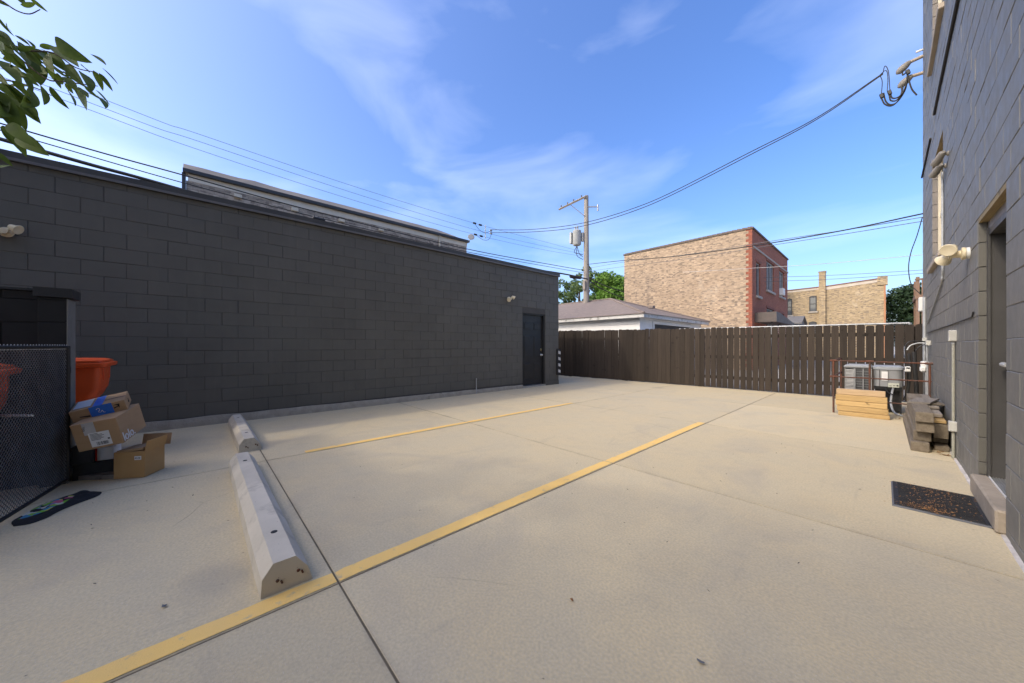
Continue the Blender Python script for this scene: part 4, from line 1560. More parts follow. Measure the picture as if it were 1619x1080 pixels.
# disconnect box, refrigerant lines, meter and conduit on the wall above them
hos = thing('refrigerant_lines', (0.40, 9.5, 0), 'black insulated lines looping from the grey wall down to the air conditioners', 'hoses')
for (pts, r_, mm) in (([(0.52, 9.75, 1.31), (0.40, 9.72, 1.325), (0.31, 9.7, 1.30), (0.275, 9.7, 1.20), (0.28, 9.68, 1.0), (0.30, 9.65, 0.7), (0.31, 9.62, 0.35)], 0.010, BLACKM),
                     ([(0.52, 9.6, 1.285), (0.42, 9.6, 1.285), (0.33, 9.58, 1.24), (0.29, 9.56, 1.16)], 0.010, GALV),
                     ([(0.52, 9.5, 1.27), (0.44, 9.5, 1.23), (0.39, 9.5, 1.15)], 0.008, BLACKM),
                     ([(0.315, 9.55, 1.10), (0.325, 9.55, 0.8), (0.30, 9.5, 0.45), (0.26, 9.45, 0.25)], 0.021, RUBBER),
                     ([(0.375, 9.55, 1.13), (0.38, 9.55, 0.9), (0.40, 9.55, 0.5), (0.40, 9.5, 0.1)], 0.028, RUBBER)):
    obj('hose', MB().tube(curve(pts), r_, 8), mm, hos, True)
mb = MB()
mb.cbox((0.285, 9.10, 0.83), (0.07, 0.05, 0.095), 0.012)
obj('disconnect_box', mb, WHITEP, hos)
mb = MB()
mb.cbox((0.285, 9.072, 0.85), (0.04, 0.012, 0.022), 0.003)
obj('handle', mb, INK, hos)

met = thing('electric_meter', (0.5, 9.4, 0), 'white meter boxes and galvanised conduit at the far end of the grey wall', 'meter')
mb = MB()
mb.cbox((0.485, 9.30, 0.90), (0.10, 0.16, 0.13), 0.012)
mb.cbox((0.462, 9.24, 0.835), (0.075, 0.12, 0.10), 0.02)
obj('meter_box', mb, WHITEP, met)
mb = MB().tube([(0.515, 9.95, 0.93), (0.515, 9.95, 2.15)], 0.024, 10)
obj('conduit', mb, GALV, met, True)
for (yy, zz) in ((9.80, 1.345), (9.05, 1.285)):
    mb = MB().cbox((0.508, yy, zz), (0.055, 0.10, 0.085), 0.006)
    obj('junction_box', mb, M('putty box', (0.50, 0.49, 0.44), None, 9, 0.5, 0.05, 60) if yy > 9.5 else bpy.data.materials['putty box'], met)
for (a, b_) in ((9.22, 0.80), (9.32, 0.80), (9.05, 1.24)):
    mb = MB().tube([(0.495, a, b_), (0.50, a, b_ - 0.4), (0.505, a, 0.05)], 0.011, 7)
    obj('conduit', mb, GALV, met, True)
mb = MB().cbox((0.50, 10.35, 2.04), (0.08, 0.22, 0.27), 0.01)
obj('service_box', mb, WHITEP, met)

cd = thing('wall_conduit', (0.52, 6.1, 0), 'thin painted conduit with two grey boxes on the right wall by the timbers', 'conduit')
mb = MB().tube([(0.518, 6.1, 0.0), (0.518, 6.1, 1.29)], 0.0125, 10)
obj('pipe', mb, M('stained conduit paint', (0.26, 0.26, 0.20), (0.33, 0.32, 0.27), 14, 0.6, 0.1, 60), cd, True)
for (za, zb) in ((1.285, 1.408), (0.298, 0.408)):
    mb = MB().cbox((0.513, 6.1, (za + zb) / 2), (0.060, 0.075, zb - za), 0.005)
    bo = obj('junction_box', mb, bpy.data.materials['putty box'], cd)
    mb = MB().cbox((0.512, 6.061, (za + zb) / 2), (0.054, 0.005, zb - za - 0.01), 0.002)
    obj('cover', mb, bpy.data.materials['putty box'], bo)
mb = MB().lathe([(0.016, 0), (0.016, 0.03)], (0.518, 6.1, 1.255), (0, 0, 1), 10)
obj('coupling', mb, GALV, cd, True)

# stacked boards leaning on the rack (each a board of its own)
for i, (xa, xb, za, zb, y, mm, lb) in enumerate((
        (-0.552, 0.070, 0.0, 0.074, 8.47, LUMB, 'lowest yellow board of the short lumber stack by the pipe guard'),
        (-0.570, 0.055, 0.075, 0.170, 8.50, LUMB, 'second board from the ground in the short lumber stack'),
        (-0.588, 0.043, 0.171, 0.260, 8.51, LUMB, 'stained third board of the short lumber stack'),
        (-0.588, 0.043, 0.261, 0.362, 8.53, LUMB, 'fourth board of the short lumber stack, just under the pale top one'),
        (-0.581, 0.022, 0.363, 0.460, 8.56, wood_mat('pale pine', (0.58, 0.42, 0.25), (0.50, 0.35, 0.20), 'x'), 'pale top board of the short lumber stack by the pipe guard'))):
    mb = MB().cbox(((xa + xb) / 2, y + 0.05, (za + zb) / 2), (xb - xa, 0.13, zb - za - 0.003), 0.004)
    obj('lumber_board', mb, mm, label=lb, cat='board', group='short lumber boards')

for i, (xa, xb, za, zb, ya, yb, mm, lb) in enumerate((
        (0.215, 0.360, 0.002, 0.112, 6.20, 8.55, TIMB, 'bottom weathered timber of the stack along the right wall'),
        (0.240, 0.378, 0.113, 0.232, 6.30, 8.50, TIMB, 'second timber from the ground, set back in the stack'),
        (0.255, 0.398, 0.233, 0.352, 6.20, 8.50, TIMB, 'third timber of the stack with a pale nick in its end'),
        (0.250, 0.390, 0.353, 0.470, 6.16, 8.45, TIMB, 'thick top timber of the stack along the right wall'),
        (0.402, 0.515, 0.14, 0.31, 6.45, 8.2, TIMB, 'dark timber tucked between the stack and the right wall'),
        (0.405, 0.520, 0.002, 0.06, 6.42, 8.1, TIMB, 'low dark board on the ground next to the wall'),
        (0.400, 0.520, 0.075, 0.125, 6.55, 8.1, TIMB, 'dark board lying second up next to the wall'),
        (0.405, 0.50, 0.32, 0.355, 6.45, 7.9, LUMB, 'orange-brown board end on the wall side of the timber stack'),
        (0.395, 0.485, 0.365, 0.41, 6.62, 8.0, GREYW, 'pale grey board end above the orange-brown one'),
        (0.392, 0.485, 0.42, 0.455, 7.0, 8.6, GREYW, 'silvered plank on the wall side of the stack'))):
    mb = MB().cbox(((xa + xb) / 2, (ya + yb) / 2, (za + zb) / 2), (xb - xa, yb - ya, zb - za), 0.006)
    if i == 2:
        pass
    obj('timber', mb, mm, label=lb, cat='timber', group='timbers stacked along the right wall')
mb = MB().obox((0.365, 7.25, 0.492), (0.20, 0.44, 0.02), Euler((R(3), R(-3), R(-14))).to_matrix())
obj('shingle_board', mb, GREYW, label='grey flat board lying skewed on top of the timber stack', cat='board')
mb = MB().obox((0.40, 7.35, 0.474), (0.22, 0.5, 0.012), Euler((R(1), R(2), R(9))).to_matrix())
obj('shingle_board', mb, TIMB, label='dark thin board beneath the skewed grey one on the timbers', cat='board')


# ------------------------------------------------------------------ wall lights
def lamp_head(root, o, ax, mat=CREAM, s=1.0, lens=None):
    mb = MB().lathe([(0.012 * s, -0.075 * s), (0.03 * s, -0.068 * s), (0.04 * s, -0.03 * s), (0.052 * s, 0.0), (0.058 * s, 0.012 * s), (0.052 * s, 0.016 * s), (0.03 * s, 0.012 * s), (0.0, 0.010 * s)], o, ax, 18)
    obj('lamp_head', mb, mat, root, True)


def twin_light(name, base, out, side, label, group='twin floodlights', heads=((0.10, 0.075, 0.045), (0.10, -0.065, -0.035)), mat=CREAM):
    """base on the wall, out: wall normal, side: along the wall"""
    base, out, side = Vector(base), Vector(out), Vector(side)
    root = thing(name, base, label, 'wall light', group)
    mb = MB().lathe([(0.052, 0.0), (0.052, 0.018), (0.040, 0.030)], base, out, 18)
    obj('base', mb, WHITEP, root, True)
    mb = MB().lathe([(0.056, 0.024), (0.058, 0.045), (0.034, 0.052), (0.030, 0.085), (0.034, 0.12), (0.0, 0.124)], base, out, 18)
    obj('collar', mb, mat, root, True)
    for (o_, s_, u_) in heads:
        p0 = base + out * o_ * 0.9
        p1 = base + out * (o_ + 0.015) + side * s_ + Vector((0, 0, u_))
        mb = MB().tube([p0, (p0 + p1) / 2 + out * 0.008, p1], 0.014, 8)
        obj('swivel_arm', mb, mat, root, True)
        ax = (out * 0.35 + side * (0.7 if s_ > 0 else -0.7) + Vector((0, 0, -0.35))).normalized()
        lamp_head(root, p1 + ax * 0.03, ax, mat)
    return root


twin_light('wall_floodlight', (RX, 5.22, 2.09), (-1, 0, 0), (0, -1, 0), 'cream twin floodlight beside the doorway on the right wall', heads=((0.095, 0.03, 0.055), (0.115, -0.05, -0.015)))
twin_light('wall_floodlight', (LX, 6.44, 2.56), (1, 0, 0), (0, 1, 0), 'small cream twin floodlight above and left of the black door')
twin_light('wall_floodlight', (LX, -1.70, 2.60), (1, 0, 0), (0, 1, 0), 'cream floodlight on the charcoal wall at the left edge of the picture')
GREYL = M('grey lamp metal', (0.27, 0.25, 0.22), (0.2, 0.185, 0.165), 9, 0.55, 0.05, 60)
sp_ = thing('spotlight_pair', (RX, 6.9, 3.5), 'two grey bullet spotlights on the right wall above the lower window conduit', 'wall light')
for (y, z) in ((6.72, 3.58), (6.98, 3.52)):
    mb = MB().lathe([(0.030, 0), (0.030, 0.01), (0.012, 0.02), (0.012, 0.05)], (RX, y - 0.0, z), (-1, 0, 0), 14)
    obj('mount', mb, GREYL, sp_, True)
    mb = MB().lathe([(0.018, -0.08), (0.034, -0.06), (0.036, 0.04), (0.042, 0.055), (0.042, 0.11), (0.034, 0.11), (0.03, 0.06)], (RX - 0.065, y + 0.03, z - 0.01), (-0.28, 0.9, -0.33), 16)
    obj('lamp_head', mb, GREYL, sp_, True)
dn = thing('wall_conduit', (RX - 0.02, 7.0, 2.0), 'thin grey conduit running down beside the lower window', 'conduit')
mb = MB().tube(curve([(RX - 0.014, 7.15, 3.50), (RX - 0.014, 7.15, 3.0), (RX - 0.014, 7.15, 2.4), (RX - 0.014, 7.18, 2.17), (RX - 0.014, 7.45, 2.03), (RX - 0.014, 9.4, 1.62)]), 0.011, 7)
obj('pipe', mb, GALV, dn, True)
for (pts, r_, lb) in (([(RX - 0.012, 3.6, 4.845), (RX - 0.012, 5.84, 4.84), (RX - 0.012, 7.2, 4.815), (RX - 0.012, 8.3, 4.78)], 0.016, 'black cable running level along the right wall between the windows'),
                      ([(RX - 0.012, 8.9, 4.66), (RX - 0.012, 9.8, 4.65), (RX - 0.014, 10.75, 4.63)], 0.014, 'short black cable at the far corner of the right wall'),
                      ([(RX - 0.008, 4.95, 1.53), (RX - 0.008, 5.02, 1.49), (RX - 0.008, 7.0, 1.475), (RX - 0.008, 9.6, 1.462)], 0.006, 'grey cable stapled along the right wall at hand height')):
    obj('wall_cable', MB().tube(pts, r_, 7), CABLE, smooth=True, label=lb, cat='cable', group='cables on the right wall')

# corner guard and stub pipe on the low building
cg = thing('corner_guard', (-7.13, 8.62, 0.3), 'black rubber corner guard with white stripes at the end of the charcoal wall', 'corner guard')
mb = MB().box(LX + 0.006, LX + 0.045, 8.52, 8.69, 0.30, 1.13)
obj('strip', mb, RUBBER, cg)
for k in range(4):
    z = 0.40 + 0.2 * k
    mb = MB().prism([(8.57, z - 0.01), (8.68, z - 0.04), (8.68, z + 0.05), (8.57, z + 0.08)], 'x', LX + 0.0455, LX + 0.0475)
    obj('reflector', mb, WHITEP, cg)
mb = MB().tube([(LX + 0.03, 5.30, 0.0), (LX + 0.03, 5.30, 0.40)], 0.014, 8)
obj('stub_pipe', mb, GALV, smooth=True, label='short grey pipe standing at the foot of the charcoal wall', cat='pipe')

# ------------------------------------------------------------------ garage behind the fence
gar = thing('garage', (-11.0, 17.0, 0), 'white sided garage with a brown hip roof behind the fence', 'garage')
gx1, gy0, gy1 = -6.85, 13.5, 20.5
mb = MB().box(-16.0, gx1 - 0.02, gy0 + 0.02, gy1, -0.06, 2.42)
obj('wall', mb, WHITES, gar)
for k in range(6):
    z0, z1 = 0.75 + 0.28 * k, 0.75 + 0.28 * (k + 1)
    mb = MB().prism([(gy0 + 0.018, z0), (gy0 - 0.006, z0), (gy0 + 0.010, z1 - 0.002), (gy0 + 0.018, z1 - 0.002)], 'x', -16.0, gx1)
    obj('siding_board', mb, WHITES, gar)
    for (ya, yb) in ((gy0 - 0.004, 14.75), (19.0, gy1)):
        mb = MB().prism([(gx1 - 0.018, z0), (gx1 + 0.008, z0), (gx1 - 0.008, z1 - 0.002), (gx1 - 0.018, z1 - 0.002)], 'y', ya, yb)
        obj('siding_board', mb, WHITES, gar)
mb = MB().box(gx1 - 0.3, gx1 - 0.015, 14.8, 18.95, 0.0, 2.2)
obj('dark_opening', mb, INK, gar)  # flat black panel stands in for the dark inside the doorway
mb = MB().box(gx1 - 0.012, gx1 + 0.03, 14.66, 14.80, 0, 2.32)
mb.box(gx1 - 0.012, gx1 + 0.03, 18.95, 19.09, 0, 2.32)
mb.box(gx1 - 0.012, gx1 + 0.03, 14.80, 18.95, 2.2, 2.32)
obj('door_trim', mb, WHITES, gar)
mb = MB()
mb.box(-16.3, -6.53, 13.20, 13.235, 2.40, 2.56)
mb.box(-6.565, -6.53, 13.235, 20.80, 2.40, 2.56)
mb.box(-16.3, -6.565, 13.235, 13.52, 2.425, 2.44)
mb.box(-6.87, -6.565, 13.5, 20.8, 2.425, 2.44)
obj('fascia', mb, WHITEF, gar)
mb = MB()
e = 2.565
A, B_, C_, D_ = (-16.35, 13.16, e), (-6.49, 13.16, e), (-6.49, 20.84, e), (-16.35, 20.84, e)
E1, E2 = (-10.33, 17.0, 3.86), (-16.35, 17.0, 3.86)
mb.add([A, B_, C_, D_, E1, E2] + [(p[0], p[1], p[2] - 0.02) for p in (A, B_, C_, D_)], [(0, 1, 4, 5), (1, 2, 4), (2, 3, 5, 4), (3, 0, 5), (0, 6, 7, 1), (1, 7, 8, 2), (2, 8, 9, 3), (3, 9, 6, 0), (6, 9, 8, 7)])
roof = obj('roof', mb, SHING, gar)
for (a, b_) in ((B_, E1), (C_, E1), (E1, E2)):
    mb = MB().tube([Vector(a) + Vector((0, 0, 0.012)), Vector(b_) + Vector((0, 0, 0.012))], 0.05, 6)
    obj('ridge_cap', mb, SHING, roof)
mb = MB().box(-7.9, -7.65, 16.4, 16.65, 3.10, 3.22)
obj('roof_vent', mb, SHING, roof)

# ------------------------------------------------------------------ two-storey brick building
bx0, bx1, by0, by1, bz = -12.03, -4.69, 21.5, 31.3, 7.42
br = thing('brick_building', (-8.4, 26.4, 0), 'two-storey tan and red brick building beyond the fence', 'building')
WINS = [(22.36, 23.27, 3.99, 5.83), (24.73, 26.79, 4.57, 6.33), (28.43, 30.03, 4.57, 6.29), (24.80, 26.79, 1.9, 3.48), (28.43, 30.03, 1.9, 3.43), (22.5, 24.0, 0.0, 2.3)]
mb = core_with_openings(bx1 - 0.25, bx1, by0 + 0.012, by1, -0.06, bz, WINS)
obj('front_wall', mb, REDB, br)
mb = MB().box(bx0, bx1 - 0.33, by0, by1, -0.06, bz)
obj('side_wall', mb, TANB, br)
obj('side_wall', MB().box(bx1 - 0.33, bx1 - 0.003, by0 + 0.0005, by0 + 0.012, -0.06, bz), TANB, br)
mb = MB().box(bx1 - 0.33, bx1 - 0.25, by0 + 0.015, by1, -0.06, bz)
obj('inner_wall', mb, INK, br)
# toothed corner where red brick keys into tan
mb = MB()
for k in range(52):
    z = k * 0.144
    mb.box(bx1 - (0.28 if k % 2 else 0.16), bx1 + 0.006, by0 - 0.010, by0 + 0.010, z, min(z + 0.143, bz))
obj('corner_quoin', mb, brick_mat('red face brick return', 'xz', (0.30, 0.10, 0.06), (0.25, 0.08, 0.05), (0.22, 0.12, 0.09), None, (0.16, 0.05, 0.03), darkamt=0.4), br)
for i, (a, b_, za, zb) in enumerate(WINS[:5]):
    w_ = thing('window', (bx1, (a + b_) / 2, za))
    w_.parent = br
    w_.location = WL[w_] - WL[br]
    mb = MB()
    t = 0.07
    mb.box(bx1 - 0.16, bx1 - 0.07, a, a + t, za, zb)
    mb.box(bx1 - 0.16, bx1 - 0.07, b_ - t, b_, za, zb)
    mb.box(bx1 - 0.16, bx1 - 0.07, a + t, b_ - t, zb - t, zb)
    mb.box(bx1 - 0.16, bx1 - 0.07, a + t, b_ - t, za, za + t)
    mull = 2 if b_ - a > 1.9 else 1
    for k in range(mull if b_ - a > 1 else 0):
        ym = a + (b_ - a) * (k + 1) / (mull + 1)
        mb.box(bx1 - 0.15, bx1 - 0.06, ym - 0.06, ym + 0.06, za + t, zb - t)
    obj('frame', mb, WFRAME, w_)
    mb = MB().box(bx1 - 0.15, bx1 - 0.14, a + 0.03, b_ - 0.03, za + 0.03, zb - 0.03)
    obj('pane', mb, GLASS, w_)
    mb = MB().box(bx1 - 0.15, bx1 + 0.09, a - 0.1, b_ + 0.1, za - 0.13, za - 0.003)
    obj('sill', mb, LIME, w_)
    mb = MB().box(bx1 - 0.02, bx1 + 0.025, a - 0.12, b_ + 0.12, zb + 0.003, zb + 0.14)
    obj('lintel', mb, brick_mat('soldier course', 'yz', (0.28, 0.10, 0.065), (0.24, 0.08, 0.05), (0.2, 0.1, 0.08), bw=0.08, bh=0.22) if i == 0 else bpy.data.materials['soldier course'], w_)
    if i == 2:
        mb = MB().cbox((bx1 + 0.05, 28.85, 4.86), (0.3, 0.55, 0.45), 0.02)
        obj('window_unit', mb, WHITEP, w_)
mb = MB().box(bx1 - 0.02, bx1 + 0.05, by0 + 0.1, by1, 6.46, 6.55)
obj('band_course', mb, LIME, br)
mb = MB()
mb.box(bx0 - 0.05, bx1 + 0.06, by0 - 0.05, by0 + 0.3, bz + 0.003, bz + 0.09)
mb.box(bx1 - 0.3, bx1 + 0.06, by0 + 0.3, by1 + 0.05, bz + 0.003, bz + 0.09)
obj('coping', mb, M('tile coping', (0.15, 0.11, 0.085), (0.10, 0.08, 0.065), 3, 0.8, 0.3, 20), br)
n = 30
for k in range(n):
    xa = bx0 + (bx1 - bx0) * k / n
    mb = MB().tube([(xa + 0.02, by0 + 0.1, bz + 0.09), (xa + 0.22, by0 + 0.1, bz + 0.09)], [0.08, 0.065], 8)
    obj('coping_tile', mb, bpy.data.materials['tile coping'], br)
# porch hood over the side door
hd = MB()
hd.prism([(22.0, 3.02), (23.0, 3.0), (27.2, 2.62), (27.2, 2.50), (22.0, 2.50)], 'x', bx1 + 0.003, bx1 + 0.95)
obj('porch_hood', hd, M('brown metal hood', (0.11, 0.085, 0.07), (0.085, 0.07, 0.06), 4, 0.6, 0.1, 40), br)
for yy in (22.2, 24.2):
    obj('hood_bracket', MB().tube([(bx1 + 0.02, yy, 1.7), (bx1 + 0.75, yy, 2.49)], 0.04, 6), DKFRAME, br)

# ------------------------------------------------------------------ far yellow brick building with chimney
fy = 53.36
fb = thing('brick_building', (-4, 58, 0), 'far yellow brick building with a chimney and stepped parapet', 'building')
mb = MB().prism([(-9.5, -0.06), (0.13, -0.06), (0.13, 8.35), (-4.5, 8.05), (-9.5, 7.95)], 'y', fy, fy + 12)
obj('wall', mb, TANB2, fb)
mb = MB().prism([(-9.5, 7.72), (-5.2, 7.82), (-4.4, 7.7), (-0.35, 8.05), (-0.35, 8.36), (-4.5, 8.07), (-9.5, 7.97)], 'y', fy - 0.03, fy - 0.002)
obj('parged_band', mb, M('parged cement', (0.52, 0.45, 0.36), (0.42, 0.36, 0.29), 1.5, 0.9, 0.3, 10, dirt=(1.2, 0.58, (0.36, 0.27, 0.17), 0.8)), fb)
mb = MB().prism([(-9.5, 7.975), (-4.5, 8.075), (-0.3, 8.36), (-0.3, 8.46), (-4.5, 8.17), (-9.5, 8.07)], 'y', fy - 0.1, fy + 0.3)
obj('coping', mb, M('red tile coping', (0.22, 0.10, 0.07), None, 3, 0.8, 0.2, 10), fb)
mb = MB().box(-0.45, 0.30, fy - 0.12, fy + 0.6, 7.7, 8.62)
obj('parapet_end', mb, TANB2, fb)
mb = MB().box(0.02, 0.16, fy - 0.06, fy + 0.5, 0, 7.69)
obj('corner_pier', mb, M('orange corner brick', (0.40, 0.20, 0.10), (0.33, 0.16, 0.08), 2, 0.9, 0.2, 9), fb)
ch = obj('chimney', MB().box(-5.10, -4.52, fy - 0.35, fy + 0.3, 0, 9.75), TANB2, fb)
obj('chimney_cap', MB().box(-5.14, -4.48, fy - 0.39, fy + 0.34, 9.752, 9.86), TANB2, ch)
for (a, b_, za, zb) in ((-5.96, -5.30, 5.31, 7.05), (-8.05, -7.55, 5.0, 6.95), (-6.0, -5.3, 2.3, 4.02)):
    w_ = thing('window', ((a + b_) / 2, fy, za))
    w_.parent = fb
    w_.location = WL[w_] - WL[fb]
    fr = MB()
    fr.box(a, a + 0.10, fy - 0.05, fy - 0.002, za, zb)
    fr.box(b_ - 0.10, b_, fy - 0.05, fy - 0.002, za, zb)
    fr.prism([(a + 0.1, zb - 0.12), (b_ - 0.1, zb - 0.12), (b_, zb), ((a + b_) / 2, zb + 0.12), (a, zb)], 'y', fy - 0.05, fy - 0.002)
    fr.box(a + 0.1, b_ - 0.1, fy - 0.05, fy - 0.002, (za + zb) / 2 - 0.05, (za + zb) / 2 + 0.05)
    obj('frame', fr, DKFRAME, w_)
    obj('pane', MB().box(a + 0.08, b_ - 0.08, fy - 0.03, fy - 0.003, za + 0.02, zb - 0.1), GLASS2, w_)
    obj('sill', MB().box(a - 0.1, b_ + 0.1, fy - 0.15, fy - 0.004, za - 0.16, za - 0.01), LIME, w_)
# grey shed between the two
sh = thing('shed', (-7.0, 47, 0), 'small grey clapboard shed between the brick buildings', 'shed')
obj('wall', MB().prism([(46.0, -0.06), (49.5, -0.06), (49.5, 3.6), (47.75, 4.3), (46.0, 3.6)], 'x', -8.6, -5.9), M('grey clapboard', (0.13, 0.14, 0.155), (0.10, 0.11, 0.12), 2, 0.7, 0.4, 9, stretch=(0.1, 0.1, 1)), sh)
obj('roof', MB().prism([(45.8, 3.54), (47.75, 4.32), (49.7, 3.54), (49.7, 3.66), (47.75, 4.46), (45.8, 3.66)], 'x', -8.8, -5.7), M('grey roofing', (0.16, 0.15, 0.14), None, 2, 0.9, 0.3, 9), sh)
# wooden back porch at the right edge
po = thing('back_porch', (1.6, 31, 0), 'brown wooden back porch tower at the corner of the right wall', 'porch')
for (a, b_) in ((1.24, 30.0), (1.9, 30.0), (1.24, 32.0)):
    obj('post', MB().box(a, a + 0.14, b_, b_ + 0.14, -0.06, 5.15), wood_mat('porch wood', (0.24, 0.15, 0.10), (0.17, 0.105, 0.07), 'z') if (a, b_) == (1.24, 30.0) else bpy.data.materials['porch wood'], po)
for z in (2.2, 3.9):
    obj('deck', MB().box(1.2, 4.0, 29.95, 32.3, z, z + 0.22), bpy.data.materials['porch wood'], po)
    obj('handrail', MB().box(1.2, 4.0, 29.97, 30.03, z + 1.05, z + 1.15), bpy.data.materials['porch wood'], po)
    for k in range(7):
        obj('baluster', MB().box(1.45 + k * 0.15, 1.5 + k * 0.15, 29.98, 30.02, z + 0.22, z + 1.05), bpy.data.materials['porch wood'], po)
obj('wall', MB().box(1.55, 4.5, 30.6, 32.2, -0.06, 4.9), TANB2, po)

# ------------------------------------------------------------------ long building beyond the low roof
lb = thing('brick_building', (-17, 4.8, 0), 'long grey-brown brick building with tan roof edge behind the charcoal wall', 'building')
lx = -14.0
obj('wall', MB().box(-20, lx, -0.27, 9.80, -0.06, 6.15), GREYB, lb)
obj('cream_frieze', MB().box(lx - 0.3, lx + 0.012, -0.23, 9.82, 6.153, 6.36), M('cream frieze', (0.74, 0.66, 0.52), (0.66, 0.585, 0.46), 2, 0.7, 0.1, 30), lb)
obj('gutter', MB().box(lx - 0.3, lx + 0.13, -0.34, 9.90, 6.362, 6.46), DKFRAME, lb)
mb = MB()
ring = []
for i in range(25):
    y = -0.33 + 10.15 * i / 24
    zt = 6.68 - 0.16 * max(0, (y - 8.2) / 1.6) + 0.02 * noise.noise(Vector((y * 2, 0, 0))) + (0.035 if 1.0 < y < 1.6 else 0)
    ring.append([(lx - 0.5, y, 6.463), (lx + 0.09, y, 6.463), (lx - 0.12, y, zt), (lx - 0.5, y, zt + 0.02)])
mb.loft(ring)
obj('roof_edge', mb, ROOFT, lb)
obj('corner_trim', MB().box(lx - 0.1, lx + 0.03, -0.36, -0.275, 0, 6.36), DKFRAME, lb)
for yy in (0.93, 2.49, 4.02, 5.53):
    obj('wall_vent', MB().cbox((lx + 0.03, yy, 6.02), (0.10, 0.20, 0.12), 0.01), CREAMP, lb)
obj('downspout', MB().tube([(lx + 0.05, 8.25, 6.36), (lx + 0.05, 8.25, 3.0)], 0.04, 8), CREAMP, lb)
dish = thing('satellite_dish', (lx + 0.2, 9.93, 6.4), 'small pale satellite dish on the corner of the long brick building', 'dish')
obj('reflector', MB().lathe([(0.02, 0.0), (0.10, 0.012), (0.16, 0.035), (0.165, 0.04), (0.155, 0.045), (0.0, 0.02)], (lx + 0.2, 9.93, 6.60), (0.75, -0.45, 0.25), 18), WFRAME, dish, True)
obj('arm', MB().tube([(lx + 0.1, 9.8, 6.35), (lx + 0.15, 9.9, 6.5), (lx + 0.2, 9.93, 6.58)], 0.02, 6), GALV, dish)
fl = thing('roof_light', (-7.4, 1.62, 3.59), 'small dark fixture on the edge of the charcoal roof', 'fixture')
obj('body', MB().cbox((-7.33, 1.70, 3.67), (0.07, 0.22, 0.055), 0.015), DKFRAME, fl)
for k in range(3):
    obj('clamp', MB().tube([(-7.33, 1.62 + 0.08 * k, 3.585), (-7.33, 1.62 + 0.08 * k, 3.72)], 0.008, 6), DKFRAME, fl)
obj('roof_vent', MB().box(-7.75, -7.62, -0.63, -0.50, 3.585, 3.70), TANP, label='small brown vent block on the near part of the charcoal roof', cat='vent')

# ------------------------------------------------------------------ utility pole
pl = thing('utility_pole', (-11.783, 16.737, 0), 'grey wooden utility pole with transformer behind the garage', 'utility pole')
px, py = -11.783, 16.737
obj('pole', MB().tube([(px, py, -0.06), (px, py, 5), (px, py, 10.02)], [0.19, 0.165, 0.125], 14), POLE, pl, True)
obj('crossarm', MB().tube([(px + 0.1, py - 0.20, 9.9), (px - 2.15, py + 0.12, 9.9)], 0.07, 4), POLE, pl)
for t in (0.12, 0.42, 0.66, 0.92):
    obj('insulator', MB().lathe([(0.03, 0), (0.05, 0.03), (0.03, 0.07), (0.05, 0.1), (0.02, 0.15)], (px - 2.15 * t, py - 0.15 + 0.3 * t, 9.97), (0, 0, 1), 10), CABLE_G, pl, True)
obj('brace', MB().tube([(px, py - 0.18, 8.8), (px - 1.15, py + 0.03, 9.84)], 0.022, 5), CABLE_G, pl)
br_ = obj('side_bracket', MB().tube([(px + 0.1, py, 9.35), (px + 0.45, py + 0.45, 9.38)], 0.035, 6), GALV, pl)
obj('insulator', MB().lathe([(0.05, -0.28), (0.04, -0.1), (0.06, 0), (0.03, 0.1)], (px + 0.47, py + 0.47, 9.42), (0, 0, 1), 10), GALV, br_, True)
tr = obj('transformer', MB().lathe([(0.20, 0.0), (0.245, 0.06), (0.245, 0.80), (0.255, 0.82), (0.22, 0.87), (0.09, 0.91)], (px - 0.36, py - 0.42, 7.12), (0, 0, 1), 22), M('transformer paint', (0.42, 0.43, 0.41), (0.36, 0.37, 0.36), 4, 0.5, 0.05, 40), pl, True)
for a in (0.0, 0.16):
    obj('bushing', MB().lathe([(0.04, 0), (0.055, 0.06), (0.03, 0.1), (0.045, 0.14), (0.02, 0.2)], (px - 0.45 + a, py - 0.45, 8.06), (0, 0, 1), 10), GALV, tr, True)
obj('cooling_fin', MB().box(px - 0.72, px - 0.60, py - 0.66, py - 0.42, 7.25, 7.9), bpy.data.materials['transformer paint'], tr)
obj('hanger', MB().box(px - 0.2, px - 0.05, py - 0.27, py - 0.1, 7.35, 7.85), GALV, pl)
for (dx_, z, s_) in ((-0.55, 6.75, 0.3), (-0.38, 6.55, 0.45), (-0.2, 6.6, 0.25)):
    obj('drop_lead', MB().tube(curve([(px - 0.36, py - 0.42, 7.1), (px + dx_, py - 0.4, z), (px - 0.1, py - 0.2, z - s_ * 0.6)], 5), 0.018, 5), CABLE, pl)
obj('pole_box', MB().cbox((px + 0.02, py - 0.22, 4.75), (0.16, 0.12, 0.5), 0.01), POLE, pl)
obj('splice_case', MB().lathe([(0.03, -0.5), (0.09, -0.4), (0.09, 0.4), (0.03, 0.5)], (-11.55, 15.4, 5.05), (0.05, 1, 0.05), 10), CABLE, label='black cable splice hanging beside the utility pole', cat='cable splice')

